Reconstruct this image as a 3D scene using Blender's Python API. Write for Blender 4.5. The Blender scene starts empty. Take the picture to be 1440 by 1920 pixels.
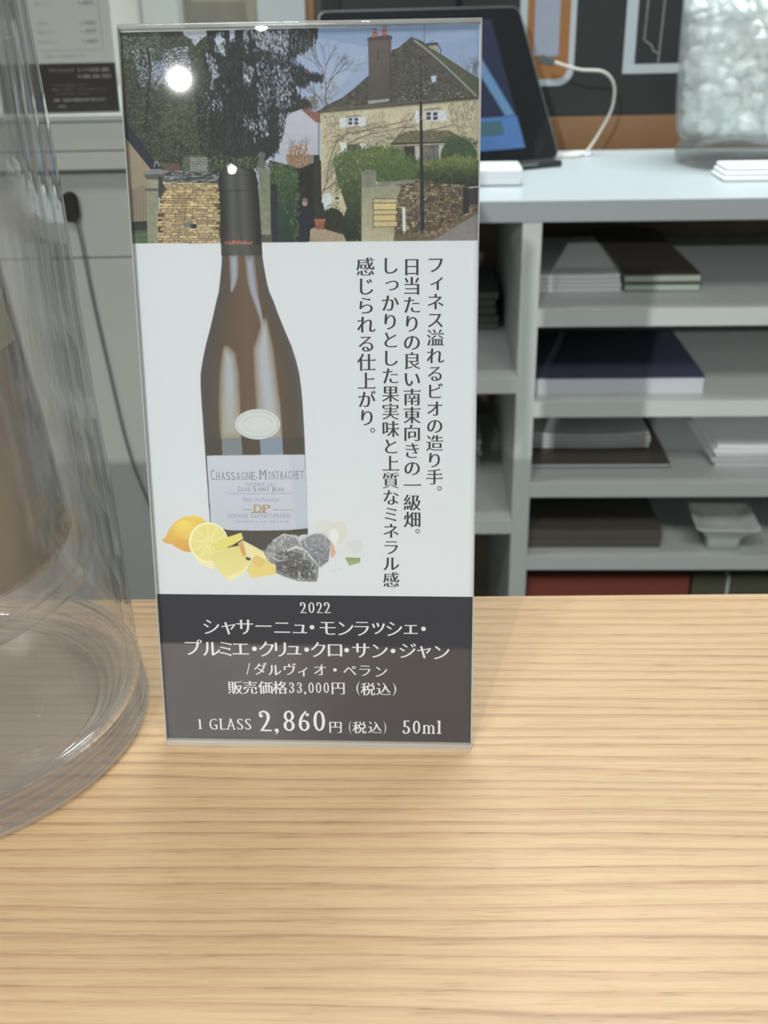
import bpy, bmesh, math, random
import numpy as np
from mathutils import Vector, Matrix
from mathutils.geometry import delaunay_2d_cdt

SC = bpy.context.scene
COL = SC.collection
random.seed(7)
RNG = np.random.default_rng(11)

# ------------------------------------------------------------------ camera
CAM_H, PITCH, ROLL = 0.22091, 0.45382, -0.01995
FPX = 2000.0
_cp, _sp = math.cos(PITCH), math.sin(PITCH)
_c, _s = math.cos(ROLL), math.sin(ROLL)
_fwd = np.array([0, _cp, -_sp]); _up0 = np.array([0, _sp, _cp]); _r0 = np.array([1.0, 0, 0])
_right = _c * _r0 + _s * _up0
_up = -_s * _r0 + _c * _up0
cam = bpy.data.cameras.new('camera')
cam.sensor_fit = 'VERTICAL'; cam.sensor_height = 24.0
cam.lens = FPX / 1920.0 * 24.0
cam.clip_start = 0.01
cam.dof.use_dof = True
cam.dof.focus_distance = 0.325
cam.dof.aperture_fstop = 16.0
camo = bpy.data.objects.new('camera', cam); COL.objects.link(camo)
M = Matrix(((_right[0], _up[0], -_fwd[0], 0), (_right[1], _up[1], -_fwd[1], 0),
            (_right[2], _up[2], -_fwd[2], CAM_H), (0, 0, 0, 1)))
camo.matrix_world = M
SC.camera = camo

# ------------------------------------------------------------------ view, world, lights
SC.view_settings.view_transform = 'Standard'
SC.view_settings.look = 'None'
SC.view_settings.gamma = 1.0
SC.view_settings.use_curve_mapping = False
SC.view_settings.exposure = 0.27
SC.cycles.use_denoising = True
SC.cycles.max_bounces = 14
SC.cycles.transmission_bounces = 14
SC.cycles.transparent_max_bounces = 16
SC.cycles.sample_clamp_indirect = 6.0
SC.cycles.blur_glossy = 0.5
world = bpy.data.worlds.new('world'); SC.world = world
world.use_nodes = True
world.node_tree.nodes['Background'].inputs[0].default_value = (0.9, 0.95, 1.0, 1)
world.node_tree.nodes['Background'].inputs[1].default_value = 0.35

CEIL = 1.75
def area(name, loc, sx, sy, power, color=(1, 1, 1), shape='RECTANGLE', spread=180, rot=None):
    l = bpy.data.lights.new(name, 'AREA'); l.shape = shape
    l.size = sx; l.size_y = sy; l.energy = power; l.color = color
    l.spread = math.radians(spread)
    o = bpy.data.objects.new(name, l); o.location = loc
    if rot: o.rotation_euler = rot
    COL.objects.link(o)
    return o
# unseen ceiling panels added as soft fill light (frames further down)
PANELS = [((-0.10, -0.75), 1.6, 0.6, 17.0, (0.985, 0.995, 0.985)),
          ((0.40, 1.30), 1.2, 0.22, 14.5, (0.90, 0.98, 1.0)),
          ((-1.6, -3.0), 1.2, 1.2, 9.0, (0.94, 0.98, 1.0)),
          ((1.3, -3.0), 1.2, 1.2, 9.0, (0.94, 0.98, 1.0))]
for (px, py), sx, sy, w, c in PANELS:
    area('ceiling_fill_lamp', (px, py, CEIL - 0.012), sx, sy, w, c, 'RECTANGLE', 180 if py < -2 else 125 if py < 0 else 100)
# round downlights; the first is the key behind the photographer's left shoulder
DOWN = [((-1.49, -4.44), 4.6, 0.030), ((-1.70, -6.26), 0.03, 0.014),
        ((-0.949, -3.79), 0.06, 0.020), ((0.9, -1.1), 6.0, 0.05), ((-0.75, -0.9), 6.0, 0.05),
        ((-0.8, 0.9), 3.0, 0.05)]
for (px, py), w, r in DOWN:
    _a = (Vector((0.0, 0.35, 0.1)) - Vector((px, py, CEIL))).to_track_quat('-Z', 'Y').to_euler() if py < -3 else None
    area('downlight_lamp', (px, py, CEIL - 0.045 if _a else CEIL - 0.006), 2 * r, 2 * r, w, (0.99, 0.98, 0.96), 'DISK', 40 if _a else 120, _a)

# ------------------------------------------------------------------ helpers
def lin(c):
    c = np.asarray(c, float) / 255.0
    return np.where(c <= 0.04045, c / 12.92, ((c + 0.055) / 1.055) ** 2.4)

def tag(o, label=None, cat=None, group=None, kind=None):
    if label: o['label'] = label
    if cat: o['category'] = cat
    if group: o['group'] = group
    if kind: o['kind'] = kind
    return o

def empty(name, loc=(0, 0, 0), rz=0.0, mat=None):
    o = bpy.data.objects.new(name, None); COL.objects.link(o)
    o.empty_display_size = 0.02
    if mat is not None: o.matrix_world = mat
    else:
        o.location = loc; o.rotation_euler = (0, 0, rz)
    return o

def mesh_obj(name, verts, faces, material=None, parent=None, smooth=False):
    me = bpy.data.meshes.new(name); me.from_pydata([tuple(v) for v in verts], [], faces)
    me.update()
    if smooth: me.polygons.foreach_set('use_smooth', [True] * len(me.polygons))
    o = bpy.data.objects.new(name, me); COL.objects.link(o)
    if material: me.materials.append(material)
    if parent: o.parent = parent
    return o

def bm_obj(name, bm, material=None, parent=None, smooth=False):
    me = bpy.data.meshes.new(name); bm.to_mesh(me); bm.free()
    if smooth: me.polygons.foreach_set('use_smooth', [True] * len(me.polygons))
    o = bpy.data.objects.new(name, me); COL.objects.link(o)
    if material: me.materials.append(material)
    if parent: o.parent = parent
    return o

def box_bm(bm, x0, x1, y0, y1, z0, z1, bevel=0.0, seg=2):
    r = bmesh.ops.create_cube(bm, size=1.0)
    vs = r['verts']
    for v in vs:
        v.co = Vector((x0 + (v.co.x + .5) * (x1 - x0), y0 + (v.co.y + .5) * (y1 - y0), z0 + (v.co.z + .5) * (z1 - z0)))
    if bevel > 0:
        es = list({e for v in vs for e in v.link_edges})
        bmesh.ops.bevel(bm, geom=es, offset=bevel, segments=seg, affect='EDGES', profile=0.5)

def box(name, x0, x1, y0, y1, z0, z1, material=None, parent=None, bevel=0.0, seg=2):
    bm = bmesh.new(); box_bm(bm, x0, x1, y0, y1, z0, z1, bevel, seg)
    return bm_obj(name, bm, material, parent)

def lathe(name, prof, material, parent=None, seg=96, closed=False, center=(0, 0)):
    vs, fs = [], []
    n = len(prof)
    for (r, z) in prof:
        for k in range(seg):
            a = 2 * math.pi * k / seg
            vs.append((center[0] + r * math.cos(a), center[1] + r * math.sin(a), z))
    m = n if closed else n - 1
    for i in range(m):
        j = (i + 1) % n
        for k in range(seg):
            k2 = (k + 1) % seg
            fs.append((i * seg + k, i * seg + k2, j * seg + k2, j * seg + k))
    o = mesh_obj(name, vs, fs, material, parent, smooth=True)
    bm = bmesh.new(); bm.from_mesh(o.data)
    bmesh.ops.remove_doubles(bm, verts=bm.verts, dist=1e-6)
    bmesh.ops.recalc_face_normals(bm, faces=bm.faces)
    bm.to_mesh(o.data); bm.free()
    return o

def round_profile(pts, rad=0.0006, seg=4):
    """round the corners of a closed (r,z) profile"""
    out = []
    n = len(pts)
    for i in range(n):
        p = np.array(pts[i], float); a = np.array(pts[i - 1], float); b = np.array(pts[(i + 1) % n], float)
        if p[0] < 1e-6: out.append(tuple(p)); continue
        da, db = a - p, b - p
        la, lb = np.linalg.norm(da), np.linalg.norm(db)
        r = min(rad, la * 0.45, lb * 0.45)
        s, e = p + da / la * r, p + db / lb * r
        for t in np.linspace(0, 1, seg + 1):
            out.append(tuple((1 - t) ** 2 * s + 2 * t * (1 - t) * p + t ** 2 * e))
    return out

def tube(name, pts, radius, material, parent=None, seg=10, sub=6):
    P = [Vector(p) for p in pts]
    Q = []
    for i in range(len(P) - 1):
        p0 = P[max(i - 1, 0)]; p1 = P[i]; p2 = P[i + 1]; p3 = P[min(i + 2, len(P) - 1)]
        for k in range(sub):
            t = k / sub
            Q.append(0.5 * ((2 * p1) + (-p0 + p2) * t + (2 * p0 - 5 * p1 + 4 * p2 - p3) * t * t + (-p0 + 3 * p1 - 3 * p2 + p3) * t ** 3))
    Q.append(P[-1])
    vs, fs = [], []
    for i, q in enumerate(Q):
        d = (Q[min(i + 1, len(Q) - 1)] - Q[max(i - 1, 0)]).normalized()
        u = d.cross(Vector((0.3, 0.2, 1))).normalized(); w = d.cross(u)
        for k in range(seg):
            a = 2 * math.pi * k / seg
            vs.append(q + radius * (math.cos(a) * u + math.sin(a) * w))
    for i in range(len(Q) - 1):
        for k in range(seg):
            k2 = (k + 1) % seg
            fs.append((i * seg + k, i * seg + k2, (i + 1) * seg + k2, (i + 1) * seg + k))
    fs.append(tuple(range(seg))); fs.append(tuple(reversed(range((len(Q) - 1) * seg, len(Q) * seg))))
    return mesh_obj(name, vs, fs, material, parent, smooth=True)

# ------------------------------------------------------------------ materials
def nodes(m):
    m.use_nodes = True
    nt = m.node_tree
    return nt, nt.nodes, nt.links, nt.nodes['Principled BSDF']

def mat(name, rgb, rough=0.5, spec=0.5, metal=0.0, noise=0.04, nscale=40.0, bump=0.0, coat=0.0):
    m = bpy.data.materials.new(name); nt, N, L, b = nodes(m)
    c = lin(rgb)
    b.inputs['Roughness'].default_value = rough
    b.inputs['Metallic'].default_value = metal
    b.inputs['Specular IOR Level'].default_value = spec
    b.inputs['Coat Weight'].default_value = coat
    tc = N.new('ShaderNodeTexCoord'); nz = N.new('ShaderNodeTexNoise')
    nz.inputs['Scale'].default_value = nscale; nz.inputs['Detail'].default_value = 4
    L.new(tc.outputs['Object'], nz.inputs['Vector'])
    mx = N.new('ShaderNodeMix'); mx.data_type = 'RGBA'
    mx.inputs['A'].default_value = (*(c * (1 - noise)), 1); mx.inputs['B'].default_value = (*np.minimum(c * (1 + noise), 1), 1)
    L.new(nz.outputs['Fac'], mx.inputs['Factor']); L.new(mx.outputs['Result'], b.inputs['Base Color'])
    if bump:
        bp = N.new('ShaderNodeBump'); bp.inputs['Strength'].default_value = bump; bp.inputs['Distance'].default_value = 0.001
        L.new(nz.outputs['Fac'], bp.inputs['Height']); L.new(bp.outputs['Normal'], b.inputs['Normal'])
    return m

def glass_mat(name, ior=1.49, tint=(1, 1, 1), rough=0.0, clear=0.0, wav=0.0, wscale=8.0, haze=0.0):
    """clear solid plastic: dielectric, blended with a straight-through share"""
    m = bpy.data.materials.new(name); m.use_nodes = True
    nt = m.node_tree; N = nt.nodes; L = nt.links; N.clear()
    out = N.new('ShaderNodeOutputMaterial'); g = N.new('ShaderNodeBsdfGlass')
    g.inputs['IOR'].default_value = ior; g.inputs['Roughness'].default_value = rough
    g.inputs['Color'].default_value = (*tint, 1)
    t = N.new('ShaderNodeBsdfTransparent'); mx = N.new('ShaderNodeMixShader'); mx.inputs[0].default_value = clear
    t.inputs['Color'].default_value = (*tint, 1)
    L.new(g.outputs[0], mx.inputs[1]); L.new(t.outputs[0], mx.inputs[2]); L.new(mx.outputs[0], out.inputs[0])
    if haze:
        d = N.new('ShaderNodeBsdfDiffuse'); d.inputs[0].default_value = (.86, .88, .88, 1)
        tl = N.new('ShaderNodeBsdfTranslucent'); tl.inputs[0].default_value = (.86, .88, .88, 1)
        a2 = N.new('ShaderNodeMixShader'); m2 = N.new('ShaderNodeMixShader'); m2.inputs[0].default_value = haze
        L.new(d.outputs[0], a2.inputs[1]); L.new(tl.outputs[0], a2.inputs[2]); L.new(mx.outputs[0], m2.inputs[1]); L.new(a2.outputs[0], m2.inputs[2]); L.new(m2.outputs[0], out.inputs[0])
    if wav:
        tc = N.new('ShaderNodeTexCoord'); mp = N.new('ShaderNodeMapping'); mp.inputs['Scale'].default_value = (wscale, wscale, wscale * 0.12)
        nz = N.new('ShaderNodeTexNoise'); nz.inputs['Scale'].default_value = 5.0; nz.inputs['Detail'].default_value = 1
        bp = N.new('ShaderNodeBump'); bp.inputs['Strength'].default_value = wav; bp.inputs['Distance'].default_value = 0.004
        L.new(tc.outputs['Object'], mp.inputs[0]); L.new(mp.outputs[0], nz.inputs['Vector'])
        L.new(nz.outputs['Fac'], bp.inputs['Height']); L.new(bp.outputs['Normal'], g.inputs['Normal'])
    return m

def sheet_mat(name, tint=(0.98, 0.985, 0.98), haze=0.03, ior=1.49, bend=0.0):
    """thin acrylic sheet: see-through with Fresnel mirror reflection and a trace of milky haze"""
    m = bpy.data.materials.new(name); m.use_nodes = True
    nt = m.node_tree; N = nt.nodes; L = nt.links; N.clear()
    out = N.new('ShaderNodeOutputMaterial')
    t = N.new('ShaderNodeBsdfTransparent'); t.inputs[0].default_value = (*tint, 1)
    d = N.new('ShaderNodeBsdfDiffuse'); d.inputs[0].default_value = (0.8, 0.82, 0.82, 1)
    g = N.new('ShaderNodeBsdfGlossy'); g.inputs['Roughness'].default_value = 0.015
    # Schlick reflectance of a thin sheet, the same from both of its sides
    f0 = ((ior - 1) / (ior + 1)) ** 2
    lw = N.new('ShaderNodeLayerWeight'); lw.inputs['Blend'].default_value = 0.5
    pw = N.new('ShaderNodeMath'); pw.operation = 'POWER'; pw.inputs[1].default_value = 5.0
    f = N.new('ShaderNodeMath'); f.operation = 'MULTIPLY_ADD'; f.inputs[1].default_value = 1 - f0; f.inputs[2].default_value = f0
    L.new(lw.outputs['Facing'], pw.inputs[0]); L.new(pw.outputs[0], f.inputs[0])
    m1 = N.new('ShaderNodeMixShader'); m1.inputs[0].default_value = haze
    m2 = N.new('ShaderNodeMixShader')
    L.new(t.outputs[0], m1.inputs[1]); L.new(d.outputs[0], m1.inputs[2])
    L.new(f.outputs[0], m2.inputs[0]); L.new(m1.outputs[0], m2.inputs[1]); L.new(g.outputs[0], m2.inputs[2])
    L.new(m2.outputs[0], out.inputs[0])
    if bend:
        tc = N.new('ShaderNodeTexCoord')
        nz = N.new('ShaderNodeTexNoise'); nz.inputs['Scale'].default_value = 9.0; nz.inputs['Detail'].default_value = 1
        bp = N.new('ShaderNodeBump'); bp.inputs['Strength'].default_value = bend; bp.inputs['Distance'].default_value = 0.002
        L.new(tc.outputs['Object'], nz.inputs['Vector']); L.new(nz.outputs['Fac'], bp.inputs['Height'])
        L.new(bp.outputs['Normal'], g.inputs['Normal'])
    return m

def emit_mat(name, rgb, strength):
    m = bpy.data.materials.new(name); nt, N, L, b = nodes(m)
    b.inputs['Base Color'].default_value = (*lin(rgb), 1)
    b.inputs['Emission Color'].default_value = (*lin(rgb), 1)
    b.inputs['Emission Strength'].default_value = strength
    b.inputs['Roughness'].default_value = 0.15
    return m

def wood_mat():
    m = bpy.data.materials.new('ash_wood_laminate'); nt, N, L, b = nodes(m)
    tc = N.new('ShaderNodeTexCoord')
    def coord(sx, sy, rz=0.0, off=(0, 0, 0)):
        mp = N.new('ShaderNodeMapping'); mp.inputs['Scale'].default_value = (sx, sy, 1); mp.inputs['Rotation'].default_value = (0, 0, rz)
        mp.inputs['Location'].default_value = off
        L.new(tc.outputs['Object'], mp.inputs[0]); return mp
    def noise(mp, scale, detail=3, rough=0.5):
        nz = N.new('ShaderNodeTexNoise'); nz.inputs['Scale'].default_value = scale; nz.inputs['Detail'].default_value = detail
        nz.inputs['Roughness'].default_value = rough
        L.new(mp.outputs[0], nz.inputs['Vector']); return nz
    def ramp(src, stops):
        r = N.new('ShaderNodeValToRGB'); e = r.color_ramp.elements
        while len(e) < len(stops): e.new(0.5)
        for q, (p, c) in zip(e, stops):
            q.position = p; q.color = (*c, 1) if len(c) == 3 else c
        L.new(src, r.inputs[0]); return r
    # warp the growth rings a little so they wander and pinch
    warp = noise(coord(5, 22), 1.0, 2)
    mp = coord(1.0, 1.0, 0.012)
    sep = N.new('ShaderNodeSeparateXYZ'); L.new(mp.outputs[0], sep.inputs[0])
    def math_(op, a, bb):
        q = N.new('ShaderNodeMath'); q.operation = op
        for i, v in enumerate((a, bb)):
            if isinstance(v, (int, float)): q.inputs[i].default_value = v
            else: L.new(v, q.inputs[i])
        return q.outputs[0]
    slow = noise(coord(1.2, 9.0), 1.0, 1)
    yy = math_('MULTIPLY', sep.outputs[1], 185.0)
    yy = math_('ADD', yy, math_('MULTIPLY', warp.outputs['Fac'], 1.5))
    yy = math_('ADD', yy, math_('MULTIPLY', slow.outputs['Fac'], 7.0))
    mid = noise(coord(0.8, 60.0, 0, (4, 2, 0)), 1.0, 1)
    yy = math_('ADD', yy, math_('MULTIPLY', mid.outputs['Fac'], 2.2))
    cmb = N.new('ShaderNodeCombineXYZ'); L.new(yy, cmb.inputs[1])
    L.new(math_('MULTIPLY', sep.outputs[0], 1.6), cmb.inputs[0])
    ring = N.new('ShaderNodeTexNoise'); ring.inputs['Scale'].default_value = 1.0; ring.inputs['Detail'].default_value = 3; ring.inputs['Roughness'].default_value = 0.55
    L.new(cmb.outputs[0], ring.inputs['Vector'])
    saw = math_('FRACT', yy, 0.0)
    line = ramp(saw, [(0.0, (0.12, 0.12, 0.12)), (0.42, (0, 0, 0)), (0.80, (0.5, 0.5, 0.5)), (0.92, (1, 1, 1)), (1.0, (0.12, 0.12, 0.12))])
    amp = ramp(ring.outputs['Fac'], [(0.34, (0.22, 0.22, 0.22)), (0.60, (1, 1, 1))])
    streak = noise(coord(60, 1100, 0, (1, 7, 0)), 1.0, 3, 0.6)
    strr = ramp(streak.outputs['Fac'], [(0.34, (0.55, 0.55, 0.55)), (0.52, (1, 1, 1))])
    mul = math_('MULTIPLY', math_('MULTIPLY', line.outputs[0], strr.outputs[0]), amp.outputs[0])
    fine = noise(coord(26, 900), 1.0, 3, 0.6)
    finer = ramp(fine.outputs['Fac'], [(0.46, (0, 0, 0)), (0.60, (1, 1, 1))])
    pore = noise(coord(70, 1500, 0, (3, 1, 0)), 1.0, 2, 0.5)
    porer = ramp(pore.outputs['Fac'], [(0.60, (0, 0, 0)), (0.67, (1, 1, 1))])
    broad = noise(coord(1.5, 26), 1.0, 3)
    base = N.new('ShaderNodeMix'); base.data_type = 'RGBA'
    base.inputs['A'].default_value = (*lin((199, 171, 134)), 1); base.inputs['B'].default_value = (*lin((189, 158, 119)), 1)
    L.new(broad.outputs['Fac'], base.inputs['Factor'])
    m1 = N.new('ShaderNodeMix'); m1.data_type = 'RGBA'
    m1.inputs['B'].default_value = (*lin((146, 110, 84)), 1)
    L.new(base.outputs['Result'], m1.inputs['A']); L.new(math_('MULTIPLY', mul, 0.85), m1.inputs['Factor'])
    m2 = N.new('ShaderNodeMix'); m2.data_type = 'RGBA'; m2.blend_type = 'MULTIPLY'
    m2.inputs['B'].default_value = (0.90, 0.885, 0.86, 1)
    L.new(m1.outputs['Result'], m2.inputs['A']); L.new(finer.outputs[0], m2.inputs['Factor'])
    m3 = N.new('ShaderNodeMix'); m3.data_type = 'RGBA'; m3.blend_type = 'MULTIPLY'
    m3.inputs['B'].default_value = (0.66, 0.60, 0.53, 1)
    L.new(m2.outputs['Result'], m3.inputs['A'])
    L.new(math_('MULTIPLY', porer.outputs[0], math_('ADD', math_('MULTIPLY', line.outputs[0], 0.6), 0.35)), m3.inputs['Factor'])
    L.new(m3.outputs['Result'], b.inputs['Base Color'])
    b.inputs['Roughness'].default_value = 0.42; b.inputs['Specular IOR Level'].default_value = 0.45
    bp = N.new('ShaderNodeBump'); bp.inputs['Strength'].default_value = 0.12; bp.inputs['Distance'].default_value = 0.0003
    L.new(fine.outputs['Fac'], bp.inputs['Height']); L.new(bp.outputs['Normal'], b.inputs['Normal'])
    return m

def print_mat():
    m = bpy.data.materials.new('ink_on_paper'); nt, N, L, b = nodes(m)
    a = N.new('ShaderNodeVertexColor'); a.layer_name = 'ink'
    L.new(a.outputs['Color'], b.inputs['Base Color'])
    b.inputs['Roughness'].default_value = 0.6; b.inputs['Specular IOR Level'].default_value = 0.08
    return m

WOOD = wood_mat()
INK = print_mat()
WHITE = mat('white_laminate', (170, 178, 180), 0.35, 0.4, noise=0.01)
CABGREY = mat('light_grey_cabinet_paint', (176, 181, 175), 0.5, 0.4, noise=0.02)
GREYWHITE = mat('grey_white_painted_board', (208, 214, 212), 0.5, 0.4, noise=0.02)
WALLW = mat('off_white_wall_paint', (205, 206, 198), 0.8, 0.3, noise=0.02)
BEIGE = mat('greige_wall_paint', (160, 156, 142), 0.8, 0.3, noise=0.02)
BLACKB = mat('black_board', (43, 47, 46), 0.55, 0.35, noise=0.06)
BROWN = mat('brown_wood_trim', (138, 104, 72), 0.5, 0.4, noise=0.15, nscale=14)
DARKIN = mat('dark_shelf_back', (150, 136, 116), 0.7, 0.3, noise=0.1)
CEILM = mat('ceiling_paint', (225, 225, 222), 0.9, 0.2, noise=0.01)
FLOORM = mat('grey_floor_tile', (92, 90, 86), 0.5, 0.4, noise=0.06, nscale=3)
PLASTICW = mat('white_plastic', (225, 228, 232), 0.3, 0.5, noise=0.01)
CABLEM = mat('pale_grey_cable', (196, 192, 182), 0.45, 0.5, noise=0.03)
DARKP = mat('black_plastic', (44, 46, 47), 0.35, 0.5, noise=0.05)
DARKG = mat('dark_grey_plastic', (88, 92, 92), 0.4, 0.5, noise=0.05)
PAPER = mat('paper', (232, 234, 236), 0.7, 0.3, noise=0.015, nscale=300)
PAGES = mat('paper_edges', (205, 210, 214), 0.8, 0.2, noise=0.06, nscale=500)
NAVY = mat('navy_cover', (84, 84, 108), 0.45, 0.4, noise=0.08)
CHAR = mat('charcoal_cover', (98, 92, 82), 0.45, 0.4, noise=0.08)
RED = mat('dull_red_board', (150, 80, 66), 0.6, 0.3, noise=0.06)
DGREEN = mat('dark_olive_board', (98, 98, 80), 0.6, 0.3, noise=0.06)
CERAMIC = mat('white_glazed_ceramic', (228, 232, 228), 0.12, 0.6, noise=0.01)
TOWEL = mat('white_cotton', (226, 230, 232), 0.95, 0.2, noise=0.03, nscale=200, bump=0.4)
METAL = mat('brushed_metal_trim', (170, 170, 168), 0.3, 0.5, metal=1.0)
ACRYL = sheet_mat('clear_acrylic_cooler', (0.99, 0.99, 0.99), haze=0.035, ior=1.55, bend=0.30)
ACRYLB = sheet_mat('solid_acrylic_base', (0.985, 0.985, 0.99), haze=0.10, ior=2.6, bend=0.35)
BUCKET = glass_mat('clear_ice_bucket_plastic', 1.40, (0.985, 1.0, 0.995), rough=0.03, clear=0.62, haze=0.12)
SHEET = sheet_mat('clear_acrylic_sheet', haze=0.009, bend=0.008)
EDGEM = sheet_mat('polished_acrylic_edge', (0.62, 0.63, 0.60), haze=0.35)
LEDGEM = sheet_mat('pale_acrylic_bend', (0.80, 0.83, 0.76), haze=0.30)
FOLD = sheet_mat('bent_acrylic_fold', (0.80, 0.80, 0.78), haze=0.25, ior=1.6)

# ------------------------------------------------------------------ room
def struct(o): o['kind'] = 'structure'; return o
FLZ = -0.95
struct(box('floor', -3, 3, -9, 1.75, FLZ - 0.05, FLZ, FLOORM))
struct(box('ceiling', -3, 3, -9, 1.75, CEIL, CEIL + 0.05, CEILM))
struct(box('wall_back', -3, 3, 1.60, 1.75, FLZ, CEIL, WALLW))
struct(box('wall_left', -3.1, -3, -9, 1.75, FLZ, CEIL, WALLW))
struct(box('wall_right', 3, 3.1, -9, 1.75, FLZ, CEIL, WALLW))
struct(box('wall_reflection_helper', -2.2, 2.6, -4.9, -4.75, FLZ, -0.08, DARKG))  # low dark wall added out of view to shape the card's reflections
struct(box('wall_front', -3, 3, -9.1, -9, FLZ, CEIL, BEIGE))
# pilasters and recess of the wall behind the cabinet
struct(box('trim_1', -0.42, -0.255, 1.54, 1.60, FLZ, CEIL, WALLW))
struct(box('trim_2', -0.255, -0.152, 1.585, 1.60, FLZ, CEIL, BEIGE))
struct(box('trim_3', -0.152, -0.090, 1.54, 1.60, FLZ, CEIL, WHITE))
struct(box('trim_4', -0.090, -0.079, 1.55, 1.60, FLZ, CEIL, BROWN))
struct(box('trim_5', -0.30, -0.256, 1.532, 1.54, FLZ, CEIL, GREYWHITE))

for i, ((px, py), sx, sy, w, c) in enumerate(PANELS):
    t = tag(empty('ceiling_fill_panel', (px, py, CEIL)), ['wide fill light panel added out of view over the wooden counter', 'narrow cool unseen strip standing in for a downlight over the white shelf unit',
            'square fill light panel added behind the camera on the left', 'square fill light panel added behind the camera on the right'][i], 'ceiling light', 'added ceiling fill panels')
    bm = bmesh.new()
    for a in (-1, 1):
        box_bm(bm, -sx / 2 - .02, sx / 2 + .02, a * (sy / 2 + .01) - .01, a * (sy / 2 + .01) + .01, -.014, 0)
        box_bm(bm, a * (sx / 2 + .01) - .01, a * (sx / 2 + .01) + .01, -sy / 2, sy / 2, -.014, 0)
    bm_obj('frame', bm, GREYWHITE, t)
for i, ((px, py), w, r) in enumerate(DOWN):
    t = tag(empty('downlight', (px, py, CEIL)), ['swivel spotlight far behind the camera on the left, aimed at the card', 'swivel spotlight furthest back in the shop ceiling', 'swivel spotlight behind the camera, nearest of the three spots',
            'round ceiling downlight right of the counter', 'round ceiling downlight left of the counter', 'round ceiling downlight over the left cabinet'][i], 'ceiling light', 'round ceiling lamps')
    lathe('trim_ring', round_profile([(r + .004, 0), (r + .004, -.008), (r + .022, -.008), (r + .026, 0)], .002), METAL, t, 32, closed=True)

# ------------------------------------------------------------------ wooden counter
TE, TYAW = 0.3744, -0.0215
cnt = tag(empty('wooden_counter', (0, 0, 0), TYAW), 'pale ash wood counter top with straight grain in the foreground', 'counter')
box('counter_top', -1.1, 1.1, 0.125, TE, -0.032, 0.0, WOOD, cnt, 0.0006, 1)
box('front_panel', -1.08, 1.08, 0.145, 0.163, FLZ, -0.032, GREYWHITE, cnt)
box('back_panel', -1.08, 1.08, TE - 0.05, TE - 0.03, FLZ, -0.032, GREYWHITE, cnt)

# ------------------------------------------------------------------ sign: acrylic holder and the printed card inside it
S_CX, S_CY, S_YAW, S_LEAN, S_W, S_L = -0.02309, 0.27907, -0.05721, 0.18377, 0.100, 0.21814
_ax = np.array([math.cos(S_YAW), math.sin(S_YAW), 0.0]); _nb = np.array([-math.sin(S_YAW), math.cos(S_YAW), 0.0])
_vu = math.cos(S_LEAN) * np.array([0, 0, 1.0]) + math.sin(S_LEAN) * _nb
_vn = np.cross(_vu, _ax)            # pointing away from the viewer
_org = np.array([S_CX, S_CY, 0.0]) - _ax * S_W / 2
SIGN_M = Matrix(((_ax[0], _vn[0], _vu[0], _org[0]), (_ax[1], _vn[1], _vu[1], _org[1]), (_ax[2], _vn[2], _vu[2], _org[2]), (0, 0, 0, 1)))
# local frame of the sign: x across (0..0.100), z up the slope (0..0.218), y to the rear
PAPER_Y = 0.0016
_A = np.stack([_right, _up, _fwd])
_K = np.array([[FPX, 0, 720.0], [0, -FPX, 960.0], [0, 0, 1.0]])
_o = _org + _vn * PAPER_Y - np.array([0, 0, CAM_H])
_H = _K @ _A @ np.stack([_ax * 1e-3, _vu * 1e-3, _o], axis=1)      # card millimetres -> sheet of measurements
_HI = np.linalg.inv(_H)
def mm(pts):
    """measured points of the print -> millimetres on the card (u across, v up)"""
    p = np.atleast_2d(np.asarray(pts, float))
    q = np.c_[p, np.ones(len(p))] @ _HI.T
    return q[:, :2] / q[:, 2:]

# ---- the painter: an ink field in card millimetres, later put on the print as vertex colours
U0, U1, V0, V1, RES = 0.0, 100.0, 42.0, 218.0, 7.0
CW, CH = int((U1 - U0) * RES), int((V1 - V0) * RES)
PAPER_RGB = np.array([0.635, 0.675, 0.71])
CAN = np.ones((CH, CW, 3)) * PAPER_RGB
def ink(c):
    c = lin(c) * 0.92
    return np.minimum(c, 0.9)
def cv(pts):
    q = mm(pts); return np.c_[(q[:, 0] - U0) * RES, (V1 - q[:, 1]) * RES]
def _mask(poly, x0, y0, w, h):
    acc = np.zeros((h, w))
    for ox, oy in ((.25, .25), (.75, .25), (.25, .75), (.75, .75)):
        X = x0 + np.arange(w) + ox; Y = y0 + np.arange(h) + oy
        ins = np.zeros((h, w), bool)
        n = len(poly)
        for i in range(n):
            ax_, ay_ = poly[i]; bx_, by_ = poly[(i + 1) % n]
            if ay_ == by_: continue
            c = (Y > min(ay_, by_)) & (Y <= max(ay_, by_))
            if not c.any(): continue
            xi = ax_ + (Y - ay_) * (bx_ - ax_) / (by_ - ay_)
            ins ^= c[:, None] & (X[None, :] < xi[:, None])
        acc += ins
    return acc / 4
def clipbox(P, pad=1):
    x0 = max(int(P[:, 0].min()) - pad, 0); x1 = min(int(P[:, 0].max()) + pad + 1, CW)
    y0 = max(int(P[:, 1].min()) - pad, 0); y1 = min(int(P[:, 1].max()) + pad + 1, CH)
    return x0, x1, y0, y1
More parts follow.
